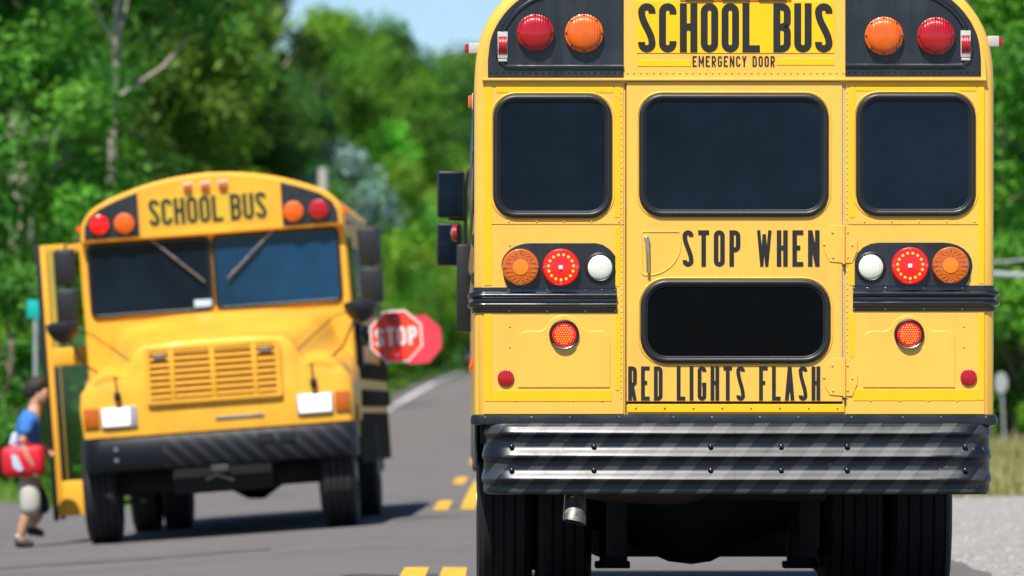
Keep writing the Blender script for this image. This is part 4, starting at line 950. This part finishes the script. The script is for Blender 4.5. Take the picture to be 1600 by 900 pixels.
hr = skin('hair', [((.065, 0, 1.36), (.05, .07)), ((.085, 0, 1.44), (.085, .098)), ((.125, 0, 1.495), (.105, .108)), ((.185, 0, 1.51), (.08, .09)), ((.225, 0, 1.49), (.04, .06))], [(0, 1), (1, 2), (2, 3), (3, 4)], 'hair', boy)
for yy in (-.105, .105): skin('ear', [((.15, yy, 1.405), .018), ((.145, yy * 1.06, 1.43), .022)], [(0, 1)], 'skin', boy, 1)
for yy in (-.04, .04): G().lathe([(.001, -.012), (.010, -.006), (.010, .006), (.001, .012)], (.24, yy, 1.44), 'x', 10).build('eye', 'hair', boy)
g = G(); g.box(-.17, .23, -.062, .062, -.155, .155, .055); bag = g.build('bag', 'bag_red', None, 50)
bag.location = (px_ - .01, py_ - .185, hxy(px_, py_) + .80); bag.rotation_euler = (0, R(-4), 0)
for v in bag.data.vertices: v.co.z *= 1 - .12 * abs(v.co.x - .03) / .2
tag(bag, 'red soft bag with pale print held under the walking child\'s arm', 'bag')
g = G(); g.plate([(-.06, -.05), (-.01, -.09), (.03, -.08), (-.02, .06), (-.07, .07)], -.0645, -.058); g.build('print_patch', 'shirt_pale', bag)
g = G(); g.tube(spline([(-.09, -.05, .135), (-.03, -.055, .175), (.06, -.055, .175), (.13, -.05, .135)], 4), .009, 6); g.build('handle', 'bag_red', bag)

# ------------------------------------------------------------------ far car
cx_, cy_ = -.95, 398
car = empty('car', (cx_, cy_, hxy(cx_, cy_) + .004), 'dark red car on the far road beyond the buses', 'car')
g = G(); rings = []
for y, hw, z0, z1 in ((-2.2, .82, .35, .75), (-2.1, .9, .28, .85), (-1.2, .92, .25, .98), (-.8, .92, .25, 1.0), (1.6, .92, .25, 1.02), (2.2, .85, .32, .9)):
    rings.append([(-hw, y, z0), (-hw, y, z1 - .12), (-hw * .93, y, z1), (hw * .93, y, z1), (hw, y, z1 - .12), (hw, y, z0)])
g.loft(rings); g.build('car_body', 'car_red', car)
g = G(); g.loft([[(-.82, -1.0, .98), (.82, -1.0, .98), (.82, 1.9, 1.0), (-.82, 1.9, 1.0)], [(-.66, -.3, 1.48), (.66, -.3, 1.48), (.66, 1.3, 1.5), (-.66, 1.3, 1.5)]]); g.build('cabin', 'pane_dark', car)
G().box(-.64, .64, -.25, 1.25, 1.495, 1.525, .01).build('car_roof', 'car_red', car)
for sx in (-1, 1):
    tyre(car, sx * .74, sx * .93, -1.4, .33, 'tyre_far'); tyre(car, sx * .74, sx * .93, 1.4, .33, 'tyre_far')
    G().box(sx * .5, sx * .82, -2.22, -2.12, .6, .74, .03).build('headlamp', 'sign_grey', car)

# ------------------------------------------------------------------ signs, poles, cables
def sgn(name, X, Y, label, cat):
    return empty(name, (X, Y, hxy(X, Y)), label, cat)
s_ = sgn('street_sign', -6.05, 92, 'small teal street name sign on a thin post left of the open bus door', 'street sign')
gz = hxy(-6.05, 92)
G().lathe([(.03, -.1), (.03, 2.1)], (0, 0, 0), 'z', 10).build('post', 'sign_grey', s_)
zt = 1 - (483 - 640) * 92 / 11000 - gz
G().box(-.11, .12, -.04, -.028, zt - .12, zt + .12, .004).build('sign_plate', 'sign_teal', s_)
s_.children[0].scale.z = (zt + .12) / 2.1
X_, Y_ = 8.42, 118.0
s_ = sgn('round_sign', X_, Y_, 'round grey sign on a thin leaning post in the roadside grass', 'sign'); gz = hxy(X_, Y_)
zt = 1 - (598 - 640) * Y_ / 11000 - gz
g = G(); g.lathe([(.18, 0), (.18, -.012)], (0, 0, 0), 'y', 24); pl = g.build('sign_plate', 'sign_grey', s_); pl.location = (0, -.03, zt); pl.scale = (.62, 1, 1)
G().tube([(.07, 0, -.1), (0.01, 0, zt + .1)], .022, 8).build('post', 'sign_grey', s_)
def pole(X, Y, h, label, r=.13, m='wood_grey', arm=True):
    p = sgn('utility_pole', X, Y, label, 'utility pole')
    G().lathe([(r * 1.2, -.2), (r, h * .5), (r * .8, h)], (0, 0, 0), 'z', 12).build('pole_shaft', m, p)
    if arm:
        G().box(-1.1, 1.1, -.17, -.07, h - .7, h - .58, .01).build('crossarm', m, p)
        for x in (-1, -.5, .5, 1): G().lathe([(.05, 0), (.06, .05), (.03, .12)], (x, -.12, h - .58), 'z', 8).build('insulator', 'sign_grey', p)
    return p
pole(6.55, 100, 8.2, 'grey wooden utility pole with crossarm carrying the thick cable')
pole(13.2, 96, 8.2, 'grey wooden utility pole at the outer end of the thick cable')
def cable(pts, r, label, m='cable', sag=.25, closure=False):
    p0, p1 = Vector(pts[0]), Vector(pts[1]); q = [p0.lerp(p1, i / 24) - Vector((0, 0, sag * 4 * (i / 24) * (1 - i / 24))) for i in range(25)]
    o = G().tube(q, r, 8).build('overhead_cable', m); tag(o, label, 'cable')
    if closure:
        c = q[4]; g = G(); g.tube([c - Vector((.14, 0, .0)), c - Vector((.1, 0, .01)), c + Vector((.1, 0, -.02)), c + Vector((.14, 0, -.02))], [.06, .11, .11, .06], 10); g.build('splice_box', 'rubber', o)
    return o
zb = 1 + (640 - 428) * 100 / 11000
cable(((6.55, 99.8, zb + .02), (13.2, 95.8, zb + .2)), .045, 'thick grey telephone cable with a splice box beside the right-hand trees', 'sign_grey', .18, True)
cable(((6.55, 99.8, zb + .12), (13.2, 95.8, zb + .95)), .018, 'thin grey support wire above the thick telephone cable', 'sign_grey', .1)
zt2 = hxy(6.55, 100) + 7.7
cable(((6.05, 99.88, zt2), (12.7, 95.88, hxy(13.2, 96) + 7.7)), .014, 'thin power line between the crossarms of the utility poles', 'cable', .9)
# pale pole beside the far bus and its wires
Xp, Yp = (600 - 779) * 240 / 11000, 240.0
pole(Xp - .6, Yp, 1 + (640 - 392) * Yp / 11000 - hxy(Xp - .6, Yp), 'pale weathered pole beyond the far bus behind its STOP arm', .16, 'white_metal', False)
Xp2, Yp2 = (522 - 779) * 190 / 11000, 190.0
pole(Xp2 - .3, Yp2, 1 + (640 - 262) * Yp2 / 11000 - hxy(Xp2 - .3, Yp2), 'pale weathered pole rising behind the far bus roof', .16, 'white_metal', False)

# ------------------------------------------------------------------ trees
def mesh_np(name, V, F, m, tint=None):
    me = bpy.data.meshes.new(name); nv, nf, k = len(V), len(F), F.shape[1]
    me.vertices.add(nv); me.vertices.foreach_set('co', V.astype(np.float32).ravel())
    me.loops.add(nf * k); me.loops.foreach_set('vertex_index', F.astype(np.int32).ravel())
    me.polygons.add(nf); me.polygons.foreach_set('loop_start', np.arange(0, nf * k, k, dtype=np.int32))
    me.update(calc_edges=True)
    if tint is not None:
        a = me.color_attributes.new('tint', 'FLOAT_COLOR', 'POINT'); a.data.foreach_set('color', np.c_[tint, np.ones(nv)].astype(np.float32).ravel())
    me.materials.append(M[m]); return me
def leaves(rng, cen, rad, per, size, flatn=1.0, tints=None):
    n = len(cen) * per; ci = np.repeat(np.arange(len(cen)), per)
    d = rng.normal(size=(n, 3)); d /= np.linalg.norm(d, axis=1)[:, None]
    rr = rad[ci] * (rng.random(n) ** .45); P = cen[ci] + d * rr[:, None] * np.array([1, 1, .75])
    nm = d * .7 + rng.normal(size=(n, 3)) * .6 + np.array([0, 0, .55]); nm /= np.linalg.norm(nm, axis=1)[:, None]
    t = np.cross(nm, rng.normal(size=(n, 3))); t /= np.linalg.norm(t, axis=1)[:, None]; b = np.cross(nm, t)
    sz = size * (.6 + .8 * rng.random(n))[:, None]
    V = np.stack([P - t * sz, P + b * sz * .42 * flatn + nm * sz * .08, P + t * sz, P - b * sz * .42 * flatn + nm * sz * .08], 1).reshape(-1, 3)
    F = np.arange(n * 4).reshape(n, 4)
    tb = (tints[ci] * (1 + .25 * rng.normal(size=(n, 1)))).clip(.3, 2)
    return V, F, np.repeat(tb, 4, axis=0)
def tree_proto(kind, seed):
    rng = np.random.default_rng(seed)
    if kind == 'broad': H, Rr, base, ncl, per, size, rc = 13, 4.2, 1.2, 80, 400, .125, 1.1
    elif kind == 'pine': H, Rr, base, ncl, per, size, rc = 18, 3.6, 3.0, 75, 330, .16, .92
    elif kind == 'snag': H, Rr, base, ncl, per, size, rc = 13, 1.7, 7.6, 16, 260, .12, .7
    elif kind == 'bush': H, Rr, base, ncl, per, size, rc = 3.4, 2.2, .1, 36, 300, .085, .62
    elif kind == 'silver': H, Rr, base, ncl, per, size, rc = 7.6, 1.5, 4.2, 26, 260, .10, .6
    cen = []
    while len(cen) < ncl:
        z = rng.random(); a = rng.random() * 2 * math.pi
        if kind in ('pine', 'snag'): prof = (1 - z) ** .8 * .9 + .18
        elif kind == 'broad': prof = math.sin(math.pi * min(1, .2 + .78 * z)) ** .7
        else: prof = math.sqrt(max(0.05, 1 - (z * .95) ** 2))
        r = Rr * prof * (rng.random() ** .5) * (1 + .22 * math.sin(3 * a + seed))
        cen.append((r * math.cos(a), r * math.sin(a), base + (H - base) * z))
    cen = np.array(cen); rad = rc * (.6 + .75 * rng.random(ncl))
    hue = rng.normal(size=(ncl, 1)); tints = np.clip(np.array([1, 1, 1]) + hue * np.array([.26, .15, .12]) + rng.normal(size=(ncl, 1)) * .16, .45, 1.8)
    V, F, T = leaves(rng, cen, rad, per, size, 1.0 if kind != 'pine' else .6, tints)
    g = G(); tr = .008 * H if kind == 'snag' else .02 * H
    tp = [(0, 0, -.3), (.1 * rng.normal() * .5, .1 * rng.normal(), H * .3), (.25 * rng.normal() * .5, .2 * rng.normal(), H * .6), (.2 * rng.normal(), .2 * rng.normal(), H * .93)]
    sp = spline(tp, 5); g.tube(sp, [tr * (1 - .85 * i / (len(sp) - 1)) + .01 for i in range(len(sp))], 9)
    for i in rng.choice(ncl, min(ncl, 26), replace=False):
        c = cen[i]; zz = max(base * .6, c[2] - .45 * math.hypot(c[0], c[1]) - .3); k = min(1, max(0, zz / (H * .93))); q = Vector(sp[min(len(sp) - 1, int(k * (len(sp) - 1)))])
        e = Vector(c); mid = q.lerp(e, .5) + Vector((0, 0, -.08 * (e - q).length)); r0 = tr * (1 - .8 * k) * .5
        g.tube([q, mid, e], [r0 + .01, r0 * .6 + .008, .012], 5)
    return (V, F, T), g
PR = {}
def proto(key, kind, seed, leaf, bark, name, label, cat, group):
    (V, F, T), g = tree_proto(kind, seed)
    e = bpy.data.objects.new(name, None); C.objects.link(e); tag(e, label, cat, group); e.empty_display_size = .3
    t = g.build('trunk', bark, e, 60)
    c = bpy.data.objects.new('crown', mesh_np('crown', V, F, leaf, T)); C.objects.link(c); c.parent = e
    PR[key] = [e, False]
LB = 'leafy mid green broadleaf tree in the roadside wood'; LBr = 'bright light green broadleaf tree in the roadside wood'; LP = 'tall dark green pine with pale bare trunk in the roadside wood'
proto('b1', 'broad', 1, 'leaf_mid', 'bark', 'broadleaf_tree', LB, 'tree', 'mid green broadleaf trees')
proto('b2', 'broad', 2, 'leaf_bright', 'bark', 'broadleaf_tree', LBr, 'tree', 'bright broadleaf trees')
proto('b3', 'broad', 3, 'leaf_dark', 'bark', 'broadleaf_tree', 'dark green broadleaf tree in the roadside wood', 'tree', 'dark broadleaf trees')
proto('p1', 'pine', 4, 'leaf_mid', 'bark_pale', 'pine_tree', LP, 'tree', 'roadside pines')
proto('p2', 'pine', 5, 'leaf_dark', 'bark_pale', 'pine_tree', LP, 'tree', 'roadside pines')
proto('s1', 'bush', 6, 'leaf_bright', 'bark', 'shrub', 'low bright green shrub at the edge of the wood', 'shrub', 'bright shrubs at the wood edge')
proto('s2', 'bush', 7, 'leaf_mid', 'bark', 'shrub', 'low mid green shrub at the edge of the wood', 'shrub', 'mid green shrubs at the wood edge')
proto('v1', 'silver', 8, 'leaf_silver', 'bark_pale', 'flowering_tree', 'pale silvery flowering tree behind the far bus roof', 'tree', None)
proto('t1', 'snag', 9, 'leaf_mid', 'bark_pale', 'pine_tree', 'slender pine with a bare pale trunk rising behind the far bus roof', 'tree', None)
rt = random.Random(11)
def plant(key, X, Y, s=1.0, sz=None, label=None):
    e, used = PR[key]
    o = e if not used else copy_tree(e); PR[key][1] = True
    o.location = (X, Y, hxy(X, Y) - .05); o.rotation_euler = (0, 0, rt.uniform(0, 6.28)); o.scale = (s, s, (sz or 1) * s)
    kind = {'b1': 'mid green broadleaf tree', 'b2': 'bright light green broadleaf tree', 'b3': 'dark green broadleaf tree', 'p1': 'tall green pine', 'p2': 'tall dark green pine', 's1': 'low bright green shrub', 's2': 'low mid green shrub'}.get(key)
    if kind:
        reg = 'beyond the dry grass and footpath' if X > 4 and Y < 240 else 'at the far bend of the road' if Y > 430 or X > 4 else 'in the wood just behind the open bus door' if Y < 165 else 'in the wood along the road behind the far bus'
        o['label'] = kind + ' ' + reg; o['group'] = kind + 's ' + reg
    return o
def at(x, Y): return (x - 779) * Y / 11000
# wood along the left side: (pixel column, distance, kind, scale)
for x, Y, k, s in ((-25, 104, 'b2', .62), (380, 210, 'p2', .62), (330, 190, 'p1', .66), (440, 232, 'b1', .62), (395, 228, 'b3', .75), (40, 118, 'p1', .82), (95, 135, 'p2', .85), (-30, 140, 'b1', 1.0), (150, 150, 'b3', .9), (20, 160, 'p1', 1.05), (188, 152, 'p1', .92), (225, 168, 'p2', 1.0), (120, 178, 'b1', 1.15),
                   (110, 188, 'b1', 1.05), (310, 200, 'p1', 1.0), (262, 205, 'p2', 1.1), (190, 215, 'b3', 1.0), (60, 200, 'b3', 1.3), (200, 210, 'p1', 1.25), (150, 235, 'b2', 1.25), (425, 240, 'p2', .78), (540, 420, 'p2', 1.12), (515, 400, 'p1', 1.05), (130, 240, 'b1', 1.4), (330, 250, 'p1', 1.1),
                   (458, 262, 'b3', .9), (500, 285, 'b1', .98), (555, 300, 'b2', .86), (568, 315, 'b2', .96), (595, 335, 'b1', 1.08), (545, 330, 'b3', .9), (612, 372, 'b2', 1.1), (590, 380, 'p2', .95), (600, 390, 'p2', 1.0), (655, 478, 'b2', 1.4), (715, 500, 'b1', 1.6), (585, 400, 'p1', .95), (690, 505, 'p1', 1.25), (745, 515, 'p2', 1.3), (800, 560, 'b1', 1.9), (740, 540, 'b3', 1.7), (680, 520, 'b3', 1.6), (625, 470, 'b3', 1.6), (590, 450, 'b1', 1.5), (775, 560, 'b3', 2.0)):
    plant(k, at(x, Y), Y, s, rt.uniform(.95, 1.1))
plant('v1', at(535, 205), 205, 1.0)
plant('t1', at(189, 108), 108, .95)
# low growth closing the wood edge
for x, Y, k, s in ((-10, 95, 's2', .75), (30, 100, 's1', .8), (75, 106, 's2', .9), (15, 112, 's2', 1.0), (110, 118, 's1', 1.0), (60, 124, 's2', 1.1), (150, 128, 's2', 1.0), (105, 138, 's1', 1.2), (200, 142, 's2', 1.1), (250, 155, 's1', 1.2), (170, 150, 's2', 1.3), (300, 168, 's2', 1.2), (350, 182, 's1', 1.3), (400, 200, 's2', 1.4), (440, 218, 's2', 1.4), (480, 238, 's1', 1.4),
                   (510, 258, 's2', 1.5), (500, 282, 's2', 1.5), (530, 305, 's1', 1.5), (550, 330, 's2', 1.6), (572, 352, 's2', 1.6), (595, 378, 's2', 1.7), (585, 402, 's1', 1.7), (645, 465, 's2', 2.2), (690, 495, 's2', 2.4), (732, 512, 's2', 2.4), (625, 440, 's2', 2.0), (670, 480, 's2', 2.3), (715, 505, 's2', 2.3)):
    plant(k, at(x, Y), Y, s, rt.uniform(.9, 1.2))
# right side
for x, Y, k, s in ((1615, 128, 'b2', .62), (1565, 142, 'b1', .75), (1600, 165, 'b3', .95), (1550, 185, 'b1', 1.05), (1640, 175, 'p2', 1.0), (1500, 200, 'b3', 1.1), (1580, 215, 'p1', 1.1), (1450, 240, 'b1', 1.2), (1380, 290, 'b3', 1.3), (1300, 330, 'b1', 1.4), (1200, 380, 'p1', 1.3), (1100, 420, 'b3', 1.5), (1000, 460, 'b1', 1.6), (900, 470, 'b3', 1.6), (850, 480, 'p2', 1.4), (1700, 190, 'b1', 1.1)):
    plant(k, at(x, Y), Y, s, rt.uniform(.95, 1.1))
for x, Y, k, s in ((1592, 128, 's1', .95), (1572, 136, 's2', 1.1), (1545, 140, 's2', 1.0), (1625, 132, 's2', 1.1), (1605, 148, 's2', 1.3), (1530, 160, 's1', 1.3), (1570, 170, 's2', 1.5)):
    plant(k, at(x, Y), Y, s, rt.uniform(.9, 1.2))

# ------------------------------------------------------------------ grass
def grass(name, n, fs, Y0, Y1, hgt, wd, m, label, seed):
    rng = np.random.default_rng(seed); Yv = Y0 + (Y1 - Y0) * rng.random(n) ** 1.3; sv = fs(rng.random(n), Yv)
    P = np.array([(Xc(y) + s, y, hs(s, y)) for s, y in zip(sv, Yv)])
    h = hgt * (.4 + rng.random(n)); a = rng.random(n) * 6.28; lean = rng.normal(size=(n, 2)) * .3
    t = np.c_[np.cos(a), np.sin(a), np.zeros(n)] * (wd * (Yv / 100))[:, None]
    V = np.stack([P - t, P + t, P + np.c_[lean[:, 0] * h, lean[:, 1] * h, h]], 1).reshape(-1, 3)
    T = np.repeat(np.clip(1 + .3 * rng.normal(size=(n, 1)) + np.zeros((n, 3)), .4, 1.8), 3, axis=0)
    o = bpy.data.objects.new(name, mesh_np(name, V, np.arange(n * 3).reshape(n, 3), m, T)); C.objects.link(o); tag(o, label, 'grass', kind='stuff')
grass('grass', 30000, lambda u, Y: -4.35 - 7 * u, 86, 420, .16, .02, 'grass_green', 'short green grass on the verge below the wood', 21)
grass('grass', 9000, lambda u, Y: -4.35 - 7 * u, 40, 66, .16, .015, 'grass_green', 'short green grass at the roadside before the side road', 22)
grass('grass', 26000, lambda u, Y: 4.0 + 9 * u, 78.5, 121, .24, .016, 'grass_dry', 'dry tan grass beyond the gravel shoulder', 23)
grass('grass', 16000, lambda u, Y: 4.0 + 12 * u, 90, 180, .18, .018, 'grass_green', 'green grass around the footpath under the right-hand trees', 24)

# loose stones on the gravel
rng = np.random.default_rng(31); n = 5200; Yv = 38 + 40 * rng.random(n); sv = 3.62 + 3.2 * rng.random(n) ** 1.2
P = np.array([(Xc(y) + q, y, hs(q, y) + .004) for q, y in zip(sv, Yv)]); r_ = (.008 + .03 * rng.random(n) ** 4)[:, None]
off = np.array([(1, 0, 0), (0, 1, 0), (-1, 0, 0), (0, -1, 0), (0, 0, .8)], float)
V = (P[:, None, :] + off[None] * r_[:, None, :] * (.6 + .8 * rng.random((n, 5, 1)))).reshape(-1, 3)
b = (np.arange(n) * 5)[:, None]; F = np.concatenate([b + np.array(q) for q in ((0, 1, 4), (1, 2, 4), (2, 3, 4), (3, 0, 4))])
o = bpy.data.objects.new('loose_stones', mesh_np('loose_stones', V, F, 'gravel')); C.objects.link(o); tag(o, 'small loose stones on the gravel shoulder', 'stones', kind='stuff')
